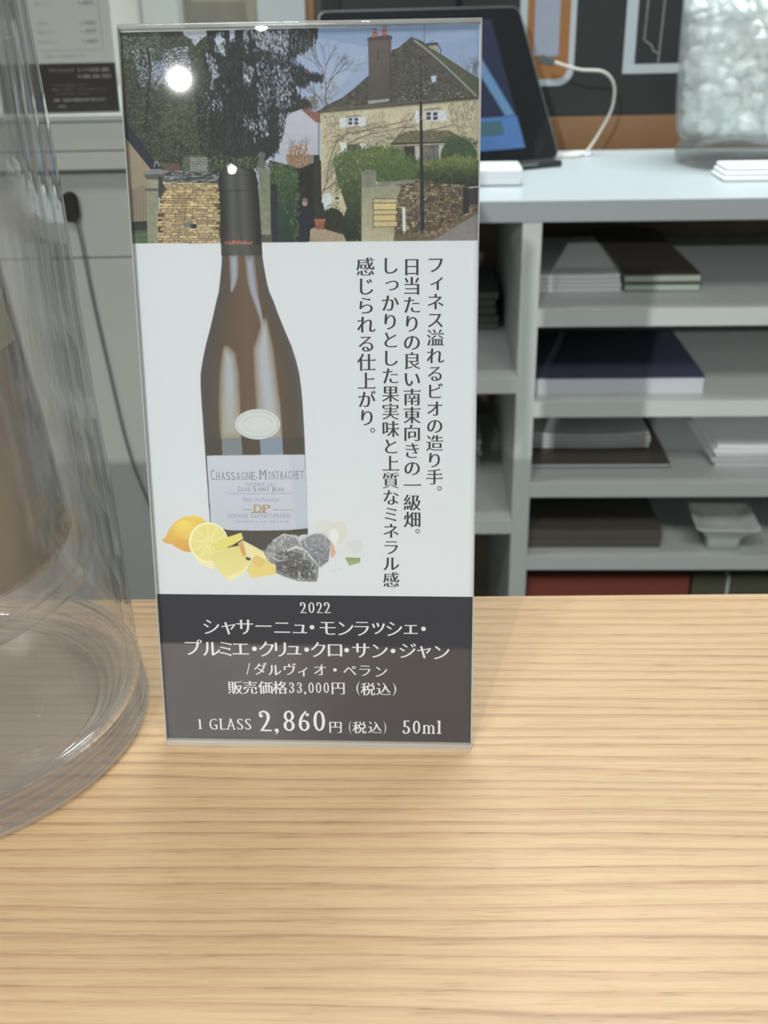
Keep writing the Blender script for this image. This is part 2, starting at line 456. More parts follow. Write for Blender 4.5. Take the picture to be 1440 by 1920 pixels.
def _tile(n, s):
    """smooth value noise field"""
    g = RNG.random((int(CH / s) + 3, int(CW / s) + 3))
    ys = np.arange(CH) / s; xs = np.arange(CW) / s
    iy = ys.astype(int); ix = xs.astype(int); fy = (ys - iy)[:, None]; fx = (xs - ix)[None, :]
    fy = fy * fy * (3 - 2 * fy); fx = fx * fx * (3 - 2 * fx)
    return (g[iy][:, ix] * (1 - fy) * (1 - fx) + g[iy + 1][:, ix] * fy * (1 - fx) + g[iy][:, ix + 1] * (1 - fy) * fx + g[iy + 1][:, ix + 1] * fy * fx)
N2, N4, N8, N20, N60 = (_tile(0, s) for s in (1.6, 3.5, 8, 20, 60))
NOISE = (0.35 * N2 + 0.3 * N4 + 0.2 * N8 + 0.15 * N20) - 0.5
def poly(pts, c, c2=None, n=0.0, alpha=1.0, raw=False, hole=0.0, clump=None):
    """fill; c2 = colour at the bottom; n = grain; hole = share left open by noise"""
    P = np.asarray(pts, float) if raw else cv(pts)
    x0, x1, y0, y1 = clipbox(P)
    if x1 <= x0 or y1 <= y0: return
    m = _mask(P, x0, y0, x1 - x0, y1 - y0) * alpha
    a = ink(c)[None, None, :] * np.ones((y1 - y0, x1 - x0, 3))
    if c2 is not None:
        t = np.clip((np.arange(y0, y1) - P[:, 1].min()) / max(np.ptp(P[:, 1]), 1), 0, 1)[:, None, None]
        a = a * (1 - t) + ink(c2) * t
    if n: a = a * (1 + n * 2 * NOISE[y0:y1, x0:x1, None])
    if hole:
        f = (0.5 * N8 + 0.3 * N20 + 0.2 * N4)[y0:y1, x0:x1]
        m = m * np.clip((f - hole) * 12, 0, 1)
    CAN[y0:y1, x0:x1] = CAN[y0:y1, x0:x1] * (1 - m[..., None]) + a * m[..., None]
def stroke(pts, w, c, alpha=1.0, w2=None, raw=False):
    """tapered polyline; widths in measured pixels (about one canvas cell each)"""
    P = np.asarray(pts, float) if raw else cv(pts)
    n = len(P)
    for i in range(n - 1):
        a, b = P[i], P[i + 1]
        wa = w + ((w2 if w2 is not None else w) - w) * i / max(n - 1, 1)
        wb = w + ((w2 if w2 is not None else w) - w) * (i + 1) / max(n - 1, 1)
        Q = np.array([a, b]); pad = int(max(wa, wb)) + 2
        x0, x1, y0, y1 = clipbox(Q, pad)
        if x1 <= x0 or y1 <= y0: continue
        X, Y = np.meshgrid(np.arange(x0, x1) + .5, np.arange(y0, y1) + .5)
        d = b - a; L2 = max(d @ d, 1e-6)
        t = np.clip(((X - a[0]) * d[0] + (Y - a[1]) * d[1]) / L2, 0, 1)
        dist = np.hypot(X - a[0] - t * d[0], Y - a[1] - t * d[1])
        m = np.clip(0.5 * (wa + (wb - wa) * t) - dist + 0.5, 0, 1) * alpha
        if min(wa, wb) < 1: m = m * min(1, max(wa, wb, .35))
        CAN[y0:y1, x0:x1] = CAN[y0:y1, x0:x1] * (1 - m[..., None]) + ink(c) * m[..., None]
def ell(cx, cy, rx, ry, c, c2=None, n=0.0, alpha=1.0, rot=0.0, k=28):
    t = np.linspace(0, 2 * math.pi, k, endpoint=False)
    X = rx * np.cos(t); Y = ry * np.sin(t); cr, sr = math.cos(rot), math.sin(rot)
    poly(np.c_[cx + X * cr - Y * sr, cy + X * sr + Y * cr], c, c2, n, alpha)
def inside(P, poly_):
    ins = np.zeros(len(P), bool); n = len(poly_)
    for i in range(n):
        a, b = poly_[i], poly_[(i + 1) % n]
        if a[1] == b[1]: continue
        c = (P[:, 1] > min(a[1], b[1])) & (P[:, 1] <= max(a[1], b[1]))
        xi = a[0] + (P[:, 1] - a[1]) * (b[0] - a[0]) / (b[1] - a[1])
        ins ^= c & (P[:, 0] < xi)
    return ins
def dabs(region, n, cols, L=(3, 7), W=(1, 2.2), ang=90, var=60, alpha=0.9, grad=None):
    """leaf-like dabs scattered over a polygon (measured pixels); ang 90 hangs down"""
    R = np.asarray(region, float); lo, hi = R.min(0), R.max(0)
    P = lo + RNG.random((int(n * 3.2), 2)) * (hi - lo); P = P[inside(P, R)][:n]
    C = cv(P); cols = [ink(c) for c in cols]
    for i in range(len(P)):
        a = math.radians(ang + (RNG.random() - .5) * 2 * var)
        l = L[0] + RNG.random() * (L[1] - L[0]); w = W[0] + RNG.random() * (W[1] - W[0])
        dx, dy = math.cos(a), math.sin(a)
        cx, cy = C[i]; r = int(l / 2 + 2)
        x0, x1 = max(int(cx) - r, 0), min(int(cx) + r + 1, CW); y0, y1 = max(int(cy) - r, 0), min(int(cy) + r + 1, CH)
        if x1 <= x0 or y1 <= y0: continue
        X = np.arange(x0, x1)[None, :] + .5 - cx; Y = np.arange(y0, y1)[:, None] + .5 - cy
        e = np.abs((X * dx + Y * dy) / (l / 2)) ** 2 + ((-X * dy + Y * dx) / (w / 2)) ** 2
        m = np.clip((1.25 - e) * 2, 0, 1) * alpha
        k = int(RNG.random() * len(cols))
        if grad is not None:
            t = (P[i, 1] - lo[1]) / (hi[1] - lo[1]); k = min(int((t * grad + RNG.random() * (1 - grad)) * len(cols)), len(cols) - 1)
        CAN[y0:y1, x0:x1] = CAN[y0:y1, x0:x1] * (1 - m[..., None]) + cols[k] * m[..., None]
def fringe(region, n, cols, L=(3, 7), W=(1.2, 2.4), jit=4.0, ang=90, var=70):
    R = np.asarray(region, float)
    for i in range(n):
        k = int(RNG.random() * len(R)); t = RNG.random(); p = R[k] * (1 - t) + R[(k + 1) % len(R)] * t + (RNG.random(2) - .5) * 2 * jit
        a = math.radians(ang + (RNG.random() - .5) * 2 * var); l = L[0] + RNG.random() * (L[1] - L[0])
        d = np.array([math.cos(a), math.sin(a)]) * l / 2
        stroke([tuple(p - d), tuple(p + d)], W[0] + RNG.random() * (W[1] - W[0]), cols[int(RNG.random() * len(cols))], .9)
def branch(x, y, a, l, w, c, depth, spread=28, alpha=0.9, shrink=0.78):
    if depth == 0 or l < 2: return
    x2, y2 = x + l * math.cos(a), y - l * math.sin(a)
    xm, ym = (x + x2) / 2 + (random.random() - .5) * l * .2, (y + y2) / 2 + (random.random() - .5) * l * .2
    stroke([(x, y), (xm, ym), (x2, y2)], w, c, alpha, w * .75)
    for k in range(2 if random.random() < .6 else 3):
        branch(x2, y2, a + math.radians((random.random() - .5) * 2 * spread), l * shrink * (0.7 + .5 * random.random()), w * .72, c, depth - 1, spread, alpha, shrink)
def stones(region, rowh, wmin, wmax, cols, joint, slope=0.0, jit=1.0):
    R = np.asarray(region, float); lo, hi = R.min(0), R.max(0)
    poly(region, joint, n=.5)
    y = lo[1]
    while y < hi[1]:
        h = rowh * (0.7 + .7 * RNG.random()); x = lo[0] - RNG.random() * wmax
        while x < hi[0]:
            w = wmin + RNG.random() ** 1.5 * (wmax - wmin)
            cx, cy = x + w / 2, y + h / 2 + slope * (x - lo[0])
            if inside(np.array([[cx, cy]]), R)[0]:
                j = lambda: (RNG.random() - .5) * jit
                g = 0.55
                q = [(x + g + j(), cy - h / 2 + g + j()), (x + w / 2, cy - h / 2 + g + j() * .7), (x + w - g + j(), cy - h / 2 + g + j()),
                     (x + w - g + j(), cy + h / 2 - g + j()), (x + w / 2, cy + h / 2 - g + j() * .7), (x + g + j(), cy + h / 2 - g + j())]
                poly(q, cols[int(RNG.random() * len(cols))], n=.45)
            x += w
        y += h

# ---- the landscape photograph printed on the upper part of the card
PHOTO = [(225, 61), (560, 53), (899, 43), (897, 451), (560, 454), (243, 458)]
poly([(200, 30), (920, 20), (920, 470), (200, 470)], (122, 152, 194), (196, 200, 214), n=.03)
poly([(540, 60), (700, 90), (640, 160), (560, 190)], (176, 192, 218), alpha=.35)
for k in range(16):
    x0 = 560 + RNG.random() * 330; y0 = 55 + RNG.random() * 120
    ell(x0, y0, 26 + RNG.random() * 40, 3 + RNG.random() * 7, (186, 198, 218), alpha=.10, rot=-.12)
# left broadleaf tree and the great hanging conifer
GREENL = [(62, 70, 58), (74, 82, 64), (50, 58, 52), (92, 98, 74), (58, 66, 62)]
DARKC = [(44, 49, 52), (52, 56, 58), (38, 43, 46), (60, 63, 62), (48, 55, 50)]
SKYC = [(178, 192, 214), (150, 168, 196), (196, 206, 220), (120, 136, 158)]
poly([(215, 40), (420, 40), (410, 330), (240, 330)], (64, 72, 62), (52, 58, 50), n=.7)
dabs([(225, 70), (400, 60), (400, 320), (240, 320)], 3600, GREENL, (3, 8), (1.2, 2.6), 60, 90)
dabs([(245, 85), (290, 90), (300, 170), (262, 160)], 240, SKYC, (2, 6), (1, 2.5), 70, 70, .7)
dabs([(300, 95), (352, 85), (362, 150), (310, 155)], 460, SKYC, (2, 5), (1, 2.4), 40, 80, .75)
dabs([(278, 118), (316, 112), (312, 160), (285, 150)], 160, [(128, 148, 190), (160, 178, 210)], (3, 7), (1.5, 3), 70, 60, .7)
poly([(340, 50), (386, 49), (388, 66), (376, 74), (366, 86), (356, 72), (345, 66)], (186, 196, 212), n=.1)
dabs([(226, 66), (300, 60), (300, 100), (232, 110)], 420, [(104, 128, 112), (78, 100, 86), (130, 150, 136)], (2, 5), (1, 2), 60, 90, .6)
dabs([(240, 75), (400, 70), (395, 260), (250, 250)], 900, [(60, 72, 56), (96, 98, 70), (48, 54, 50)], (3, 8), (1, 2), 60, 90, .9)
dabs([(300, 205), (372, 190), (372, 240), (300, 250)], 500, [(92, 96, 70), (108, 110, 84), (76, 82, 62)], (2, 6), (1, 2.4), 60, 80, .6)
stroke([(276, 92), (282, 125), (279, 165), (276, 210), (272, 245)], 6, (46, 46, 46), .9)
stroke([(282, 128), (268, 105), (262, 92)], 2.5, (50, 50, 50), .8); stroke([(282, 128), (300, 112), (318, 104)], 2, (50, 52, 50), .7)
stroke([(277, 190), (262, 170), (250, 165)], 2, (50, 50, 50), .7); stroke([(278, 175), (305, 162), (330, 150)], 2, (48, 50, 48), .7)
CON = [(386, 52), (592, 46), (592, 62), (586, 76), (574, 84), (566, 96), (556, 92), (548, 104), (540, 108), (552, 120), (566, 132), (580, 142), (600, 143),
       (596, 152), (576, 152), (564, 158), (556, 150), (548, 168), (556, 186), (578, 192), (576, 204), (556, 214), (545, 220), (540, 236), (530, 262),
       (520, 280), (500, 300), (470, 322), (400, 322), (372, 270), (364, 160), (392, 90)]
poly(CON, (48, 53, 55), (42, 50, 46), n=.5, hole=.16)
dabs(CON, 3400, DARKC, (4, 11), (1.2, 2.6), 88, 26)
# sky glimpses through the conifer
for reg, n in (([(402, 62), (420, 60), (424, 100), (404, 96)], 60), ([(430, 56), (442, 56), (442, 80), (431, 82)], 46), ([(456, 54), (465, 52), (465, 100), (458, 100)], 60),
               ([(470, 60), (500, 56), (520, 100), (484, 90)], 120), ([(500, 60), (540, 56), (540, 110), (510, 96)], 150), ([(455, 110), (476, 130), (466, 165), (454, 150)], 90),
               ([(404, 70), (420, 90), (424, 106), (412, 100)], 40), ([(384, 96), (402, 110), (412, 140), (398, 150)], 80), ([(510, 120), (545, 125), (556, 200), (520, 210)], 130),
               ([(456, 210), (500, 225), (505, 262), (458, 240)], 70), ([(480, 120), (510, 130), (500, 240), (484, 230)], 70), ([(386, 170), (400, 150), (420, 205), (392, 212)], 30)):
    dabs(reg, n, [(182, 194, 214), (160, 174, 198), (112, 124, 142), (196, 204, 216)], (3, 8), (1, 2.6), 80, 24, .8)
poly([(403, 72), (410, 66), (422, 74), (412, 84), (418, 96), (424, 104), (414, 98), (405, 84)], (186, 198, 218), n=.06)
poly([(430, 56), (441, 55), (442, 72), (432, 72)], (184, 196, 216), n=.06)
poly([(458, 136), (466, 140), (468, 152), (461, 156), (457, 148)], (188, 198, 218), n=.06)
poly([(440, 48), (456, 48), (456, 330), (438, 330)], (44, 48, 52), n=.35)
dabs([(430, 80), (470, 80), (462, 320), (420, 320)], 500, DARKC, (5, 12), (1.4, 2.6), 88, 14)
for k in range(26):
    x0 = 440 + random.random() * 10; y0 = 60 + random.random() * 150; s = 1 if k % 3 else -1
    stroke([(x0, y0), (x0 + s * 30, y0 + 22), (x0 + s * (50 + random.random() * 30), y0 + 55)], 1.8, (40, 44, 46), .8, .8)
stroke([(500, 85), (530, 110), (560, 132), (602, 146)], 3, (44, 46, 52), .9, 1.6)
dabs([(540, 118), (602, 140), (600, 156), (545, 140)], 150, DARKC, (4, 9), (1, 2), 88, 20)
dabs([(545, 185), (580, 190), (578, 205), (548, 216)], 150, DARKC, (4, 8), (1.2, 2.4), 80, 40)
branch(545, 240, 1.2, 24, 2.2, (66, 64, 68), 6, 34); branch(560, 200, 1.5, 18, 1.6, (80, 78, 84), 5, 34)
# bare tree on the skyline
branch(613, 198, 1.62, 30, 3.0, (86, 76, 72), 8, 26, .85, .80); branch(611, 200, 2.2, 16, 2.0, (92, 84, 78), 6, 30, .8)
dabs([(600, 150), (625, 145), (640, 170), (612, 196), (596, 190)], 130, [(128, 112, 78), (112, 104, 80), (150, 124, 90)], (2, 5), (1, 2), 60, 80, .7)
dabs([(580, 180), (594, 176), (596, 200), (584, 208)], 90, [(96, 98, 70), (120, 112, 74)], (2, 5), (1.5, 2.5), 80, 50, .8)
for x in (868, 876, 884, 892, 899): branch(x, 176, 1.55, 20, 1.8, (92, 92, 104), 6, 20, .7)
fringe(CON[:27], 620, DARKC, (4, 11), (1.2, 2.6), 6, 86, 24)
dabs(CON, 700, [(76, 82, 80), (88, 92, 86), (70, 78, 70)], (3, 8), (.9, 1.6), 86, 24, .55)
dabs([(470, 60), (586, 50), (560, 130), (540, 210), (500, 240)], 420, [(150, 166, 192), (120, 134, 158), (90, 100, 116)], (3, 8), (.9, 2.0), 84, 22, .7)
dabs([(228, 70), (400, 62), (392, 300), (240, 300)], 1300, [(116, 122, 92), (40, 46, 44), (90, 104, 86), (134, 138, 112)], (2, 5), (.9, 1.8), 60, 90, .65)
# white outbuilding with its tiled roof
poly([(524, 236), (545, 212), (567, 204), (598, 228), (597, 292), (524, 294)], (188, 190, 204), (176, 180, 194), n=.05)
poly([(562, 203), (569, 204), (602, 212), (604, 232), (592, 229)], (140, 92, 80), n=.3)
poly([(522, 214), (545, 210), (535, 226), (524, 236)], (150, 158, 176), n=.05)
stroke([(597.5, 230), (597.5, 320)], 2.4, (120, 118, 124))
poly([(538, 290), (598, 290), (598, 330), (538, 332)], (128, 122, 118), n=.3)
dabs([(505, 196), (540, 205), (530, 262), (508, 290)], 260, DARKC, (4, 9), (1.4, 2.6), 85, 24)
dabs([(395, 60), (540, 60), (530, 250), (400, 300)], 420, [(98, 100, 96), (110, 112, 104)], (4, 11), (.8, 1.3), 86, 18, .45)
dabs([(250, 255), (400, 235), (400, 300), (262, 300)], 380, [(88, 92, 62), (70, 76, 56), (104, 104, 70)], (2, 6), (1, 2), 60, 90, .7)
# garden: orange bush, hedges and gate
dabs([(536, 284), (548, 272), (572, 270), (580, 286), (580, 330), (540, 330)], 460, [(176, 128, 70), (160, 116, 72), (196, 148, 92), (130, 100, 72)], (2, 5), (1.2, 2.4), 60, 80, .9)
for x in (545, 552, 560, 570): branch(x, 300, 1.5, 13, 1.4, (96, 88, 90), 5, 26)
poly([(505, 300), (562, 316), (600, 300), (640, 330), (640, 455), (500, 455)], (44, 46, 42), (40, 40, 36), n=.5)
poly([(508, 312), (545, 318), (556, 330), (556, 455), (508, 455)], (58, 80, 56), (40, 62, 54), n=.5)
dabs([(506, 308), (548, 314), (558, 330), (558, 455), (508, 455)], 900, [(98, 122, 66), (78, 104, 64), (54, 80, 56), (42, 68, 54), (36, 60, 52)], (2, 6), (1.2, 2.2), 80, 50, .85, grad=.75)
poly([(508, 344), (520, 346), (521, 455), (509, 455)], (46, 50, 60), n=.2)
poly([(588, 292), (599, 290), (604, 410), (590, 412)], (52, 54, 48), n=.5)
# park wall and pavilion on the left
poly([(226, 236), (240, 248), (296, 330), (300, 440), (244, 440)], (158, 144, 122), (146, 134, 112), n=.08)
poly([(226, 226), (236, 228), (262, 262), (302, 318), (294, 332), (262, 292), (238, 262), (228, 252)], (48, 52, 66), n=.3)
for k in range(9): stroke([(246 + k * 4.4, 352 + 4 * math.sin(k)), (247 + k * 4.4, 420)], 1.3, (70, 72, 66), .8)
poly([(247, 416), (276, 414), (276, 440), (248, 440)], (52, 56, 54), n=.5)
poly([(248, 436), (278, 436), (278, 460), (248, 460)], (86, 110, 80), n=.4)
stroke([(246, 434), (277, 433)], 1.6, (120, 122, 116), .8)
poly([(296, 305), (336, 306), (336, 324), (312, 322)], (98, 84, 70), n=.4)
stroke([(289, 313), (291, 304), (295, 303), (298, 311)], 1.6, (176, 182, 186), .9)
poly([(267, 324), (286, 317), (300, 317), (318, 322), (302, 327), (272, 328)], (132, 136, 138), n=.4)
poly([(270, 327), (314, 326), (308, 334), (298, 337), (274, 336)], (92, 96, 88), n=.3)
poly([(278, 337), (297, 337), (297, 355), (278, 355)], (150, 152, 132), n=.25)
poly([(271, 353), (298, 353), (299, 360), (272, 359)], (96, 98, 90), n=.3)
poly([(275, 358), (297, 359), (299, 460), (277, 460)], (138, 142, 122), (146, 148, 122), n=.3)
poly([(297, 330), (308, 334), (309, 372), (297, 370)], (58, 64, 62), n=.3)
poly([(299, 372), (311, 372), (311, 396), (300, 396)], (166, 160, 122), n=.2)
poly([(296, 396), (302, 396), (301, 460), (297, 460)], (74, 62, 46), n=.3)
GOLD = [(206, 186, 134), (216, 196, 142), (190, 168, 118), (198, 180, 136), (178, 158, 116), (170, 152, 120)]
stones([(300, 372), (312, 342), (414, 340), (414, 460), (298, 460)], 4.6, 7, 24, GOLD, (98, 78, 56), .01, 1.3)
poly([(342, 418), (358, 417), (369, 420), (368, 427), (345, 427)], (120, 124, 116), n=.4)
poly([(357, 421), (369, 420), (369, 428), (358, 428)], (52, 58, 58), n=.3)
poly([(306, 342), (314, 330), (330, 320), (360, 318), (414, 324), (414, 344)], (70, 74, 72), n=.5)
dabs([(306, 342), (316, 328), (332, 320), (412, 324), (412, 342)], 240, [(134, 140, 138), (60, 64, 62), (110, 116, 116), (156, 160, 160), (52, 54, 54)], (8, 18), (1.4, 2.4), 2, 5, .9)
poly([(342, 296), (352, 291), (386, 292), (390, 300), (388, 322), (344, 322)], (98, 106, 88), n=.6)
for r in range(6):
    for k in range(5): poly([(354 + k * 7 + r % 2 * 3, 296 + r * 4.4), (360 + k * 7 + r % 2 * 3, 296 + r * 4.4), (360 + k * 7 + r % 2 * 3, 298.6 + r * 4.4), (354 + k * 7 + r % 2 * 3, 298.6 + r * 4.4)], (148, 156, 152), n=.4)
dabs([(340, 296), (356, 290), (356, 320), (342, 320)], 90, [(88, 98, 64), (70, 82, 58)], (2, 5), (1, 2.4), 60, 80)
dabs([(388, 300), (414, 288), (440, 296), (484, 290), (510, 312), (486, 322), (392, 322)], 420, [(84, 104, 64), (104, 126, 84), (70, 88, 60), (52, 62, 50)], (2, 6), (1.2, 2.6), 70, 70)
# slim stone gate post with ball beside the bottle neck
ell(491, 291, 7, 7, (96, 98, 94), n=.4); poly([(487, 297), (495, 297), (497, 316), (484, 316)], (104, 104, 100), n=.5)
poly([(482, 317), (507, 316), (507, 326), (482, 326)], (128, 130, 122), n=.3)
poly([(485, 326), (506, 326), (508, 444), (486, 444)], (122, 128, 106), (134, 138, 114), n=.45)
poly([(486, 440), (510, 440), (510, 458), (486, 458)], (90, 84, 74), n=.6)
# the country house
poly([(601, 208), (720, 196), (899, 182), (899, 460), (604, 460)], (196, 190, 160), (186, 178, 148), n=.16)
poly([(890, 186), (899, 186), (899, 380), (894, 380)], (176, 170, 138), n=.1)
ROOF = [(597, 208), (612, 197), (640, 184), (664, 166), (694, 138), (732, 110), (734, 94), (746, 90), (771, 69), (790, 76), (899, 150), (899, 184), (720, 198), (604, 210)]
poly(ROOF, (84, 82, 80), (78, 78, 70), n=.55)
dabs([(600, 206), (640, 186), (694, 140), (771, 72), (800, 100), (890, 178), (720, 194)], 1500, [(74, 72, 72), (96, 92, 86), (62, 62, 62), (88, 90, 72), (112, 106, 98), (66, 72, 58)], (3, 7), (1, 2.2), 15, 40, .75)
poly([(774, 70), (812, 92), (899, 148), (899, 184), (896, 182), (850, 140), (800, 95)], (84, 92, 76), (78, 86, 70), n=.4)
for k in range(24):
    t = k / 23; x = 777 + t * 116; y = 76 + 104 * (t ** 1.12)
    stroke([(x, y), (x + 3.4, y + 3.2)], 3.0, (148, 152, 142), .9)
dabs([(800, 150), (880, 176), (860, 186), (740, 190), (760, 170)], 60, [(170, 170, 158), (150, 150, 140)], (2, 4), (1, 1.8), 10, 20, .8)
stroke([(597, 209.5), (720, 199.5), (895, 184)], 5, (56, 58, 62)); stroke([(620, 204), (720, 196), (830, 186)], 1.2, (128, 132, 134), .6)
stroke([(795.5, 41), (795.5, 80)], 1.2, (74, 80, 96), .9); stroke([(795, 43), (805, 42)], 1.4, (74, 80, 96), .8)
poly([(800, 83), (821, 81), (822, 97), (826, 100), (806, 90)], (150, 150, 132), n=.3)
poly([(799, 81), (821, 79), (822, 84), (800, 86)], (70, 72, 78), n=.2); stroke([(821, 84), (826, 92), (827, 99)], 1.8, (50, 54, 60))
stroke([(807, 78), (813, 76)], 1.2, (70, 74, 84))
poly([(806, 139), (820, 137), (818, 157), (809, 158)], (82, 92, 100)); poly([(808, 143), (818, 141), (817, 153), (810, 155)], (176, 196, 216))
stroke([(821, 137), (819, 158)], 1.6, (116, 100, 92))
poly([(690, 72), (734, 68), (731, 186), (692, 190)], (104, 94, 90), (86, 82, 78), n=.14)
poly([(688, 73), (693, 69), (728, 65), (736, 68), (735, 74), (689, 77)], (80, 76, 76), n=.2)
stroke([(709, 92), (708, 112)], 1.8, (62, 60, 60)); stroke([(731, 74), (731, 186)], 2.2, (70, 68, 68), .7)
poly([(690, 189), (730, 185), (729, 190), (691, 195)], (150, 162, 160), n=.1)
for (x, y0, y1) in ((703, 53, 70), (721, 49, 67)):
    poly([(x - 4, y0 + 5), (x + 4, y0 + 5), (x + 5, y1), (x - 5, y1)], (176, 104, 88), (170, 96, 78), n=.2)
    poly([(x - 4.6, y0), (x + 4.6, y0), (x + 4, y0 + 3), (x - 4, y0 + 3)], (140, 90, 84)); poly([(x - 4.6, y0 + 7), (x + 4.6, y0 + 7), (x + 4.6, y0 + 9), (x - 4.6, y0 + 9)], (120, 84, 80))
# creeper over the facade
for k in range(70):
    x = 606 + random.random() ** 1.2 * 270; y = 225 + random.random() * 110
    if x > 730 and y > 265: continue
    branch(x, y, 0.2 + random.random() * 2.4, 11 + random.random() * 9, 1.3, (122, 114, 92), 5, 40, .75)
dabs([(604, 216), (640, 214), (650, 330), (612, 400), (604, 400)], 500, [(140, 130, 104), (120, 112, 92), (170, 164, 134), (100, 94, 78)], (2, 7), (.8, 1.4), 80, 50, .6)
dabs([(650, 240), (730, 225), (760, 260), (720, 300), (650, 290)], 420, [(140, 132, 108), (124, 116, 92), (108, 104, 84)], (3, 8), (.8, 1.4), 10, 60, .6)
dabs([(840, 195), (892, 190), (890, 262), (850, 250)], 330, [(128, 124, 100), (142, 136, 112), (112, 108, 90)], (4, 10), (1, 1.6), 88, 30, .6)
for P_ in ([(604, 362), (616, 335), (630, 300), (650, 270), (690, 252), (720, 246), (760, 238), (776, 240)], [(606, 358), (625, 345), (640, 338)],
           [(612, 340), (618, 300), (630, 268), (648, 250), (680, 244), (700, 246)], [(660, 252), (700, 240), (740, 232), (770, 225), (778, 212)],
           [(740, 262), (760, 240), (776, 236), (782, 246)], [(800, 245), (826, 240), (852, 234), (866, 240)]):
    stroke(P_, 2.6, (104, 96, 82), .9, 1.6)
for k in range(46):
    x = 612 + random.random() * 150; y = 232 + random.random() * 60
    stroke([(x, y), (x + 12, y - 8 + random.random() * 10), (x + 26, y - 6 + random.random() * 12)], 1.7, (112, 104, 84), .75, .8)
for k in range(26):
    x = 606 + random.random() * 34; y = 260 + random.random() * 110
    stroke([(x, y), (x + 5, y - 14), (x + 14, y - 26)], 1.5, (108, 98, 80), .75, .8)
poly([(601, 206), (897, 184), (897, 190), (602, 214)], (120, 112, 92), alpha=.45)
# windows and shutters
def window(x0, y0, x1, y1, sl=None, sr=None, dy=-1.5):
    poly([(x0, y0), (x1, y0 + dy), (x1, y1 + dy), (x0, y1)], (196, 204, 218))
    mx = (x0 + x1) / 2
    for a, b in ((x0 + 1.5, mx - 2), (mx + 2, x1 - 1.5)):
        for k in range(2):
            h = (y1 - y0 - 4) / 2; yy = y0 + 1.6 + k * (h + .6)
            poly([(a, yy), (b, yy + dy * .5), (b, yy + h - 1 + dy * .5), (a, yy + h - 1)], (66, 66, 78))
    for s in (sl, sr):
        if s: poly([(s[0], s[1]), (s[2], s[1] + dy * .6), (s[2], s[3] + dy * .6), (s[0], s[3])], (204, 212, 222), n=.06); stroke([(s[0] + 1, s[3] - 4), (s[2] - 1, s[1] + 5)], 1, (160, 168, 184), .8)
stroke([(650, 219), (675, 217)], 2, (96, 90, 76)); stroke([(795, 206), (824, 203)], 2, (96, 92, 78))
window(652, 220, 673, 237, (637, 221, 649, 239), (673, 219, 686, 237)); window(798, 209, 822, 228, (779, 208, 788, 230), (823, 207, 838, 227))
poly([(651, 271), (675, 270), (675, 284), (651, 284)], (92, 86, 78)); poly([(655, 273), (673, 272), (673, 284), (655, 284)], (70, 66, 60))
poly([(637, 266), (650, 268), (650, 286), (638, 286)], (206, 212, 210)); poly([(675, 269), (686, 269), (686, 284), (675, 284)], (204, 214, 210))
# porch
poly([(733, 268), (746, 254), (766, 245), (842, 244), (862, 256), (860, 268), (838, 268), (740, 272)], (104, 100, 80), n=.5)
dabs([(738, 267), (766, 246), (842, 246), (858, 266)], 240, [(120, 112, 88), (90, 88, 66), (140, 134, 108)], (3, 7), (1, 2), 5, 25, .7)
stroke([(733, 270), (838, 267)], 3.2, (58, 60, 60)); poly([(742, 273), (838, 270), (836, 305), (746, 300)], (120, 116, 104), n=.3)
poly([(757, 275), (777, 274), (777, 300), (760, 298)], (58, 54, 54), n=.3); poly([(778, 274), (787, 274), (787, 308), (780, 304)], (176, 178, 168), n=.1)
poly([(796, 273), (822, 272), (822, 304), (797, 305)], (84, 86, 98), n=.5); poly([(823, 272), (838, 272), (833, 300), (822, 304)], (178, 180, 174), n=.1)
for k in range(8): branch(798 + k * 3.2, 304, 1.5 + random.random() * .3, 11, 1, (150, 140, 120), 4, 30, .8)
# door leaf and low window beside the path
poly([(606, 364), (618, 361), (623, 372), (618, 390), (625, 396), (612, 410), (608, 395), (604, 380)], (196, 208, 216), n=.08)
poly([(623, 368), (641, 367), (641, 374), (625, 376)], (196, 194, 178)); poly([(628, 369.5), (635, 369), (635, 374), (628, 374)], (60, 58, 54))
# hedges of the right half
HED = [(626, 306), (634, 296), (650, 284), (676, 279), (706, 276), (738, 280), (762, 292), (788, 304), (792, 350), (735, 346), (706, 340), (676, 350), (678, 455), (606, 455), (640, 420), (650, 390), (640, 360), (630, 330)]
poly(HED, (84, 104, 60), (36, 44, 38), n=.5)
dabs(HED, 1900, [(106, 128, 66), (90, 114, 62), (66, 90, 54), (48, 68, 48), (38, 54, 44), (34, 44, 38)], (2.5, 7), (1.2, 2.4), 75, 60, .85, grad=.7)
fringe(HED[:15], 420, [(106, 128, 66), (90, 114, 62), (74, 98, 60), (52, 70, 50)], (3, 8), (1.2, 2.4), 5, 90, 50)
ell(860, 292, 34, 34, (66, 86, 62), n=.5); dabs([(832, 266), (860, 256), (894, 268), (896, 310), (834, 310)], 420, [(78, 98, 68), (58, 80, 58), (50, 68, 54)], (2, 5), (1.2, 2.2), 60, 90, .8)
poly([(786, 312), (800, 304), (860, 292), (897, 300), (897, 352), (880, 360), (790, 356), (770, 345), (775, 330)], (92, 108, 60), (40, 46, 42), n=.5)
dabs([(786, 310), (800, 304), (860, 292), (896, 302), (896, 355), (776, 356)], 1000, [(128, 136, 72), (104, 120, 64), (72, 90, 56), (44, 56, 46), (38, 46, 42), (38, 44, 42)], (2.5, 6), (1.2, 2.2), 60, 70, .85, grad=.8)
fringe([(786, 310), (800, 304), (860, 292), (896, 302)], 150, [(128, 136, 72), (104, 120, 64), (80, 98, 60)], (2, 6), (1.2, 2.2), 4)
fringe([(830, 262), (860, 256), (896, 268), (860, 258)], 90, [(78, 98, 68), (58, 80, 58)], (2, 6), (1.2, 2.2), 4)
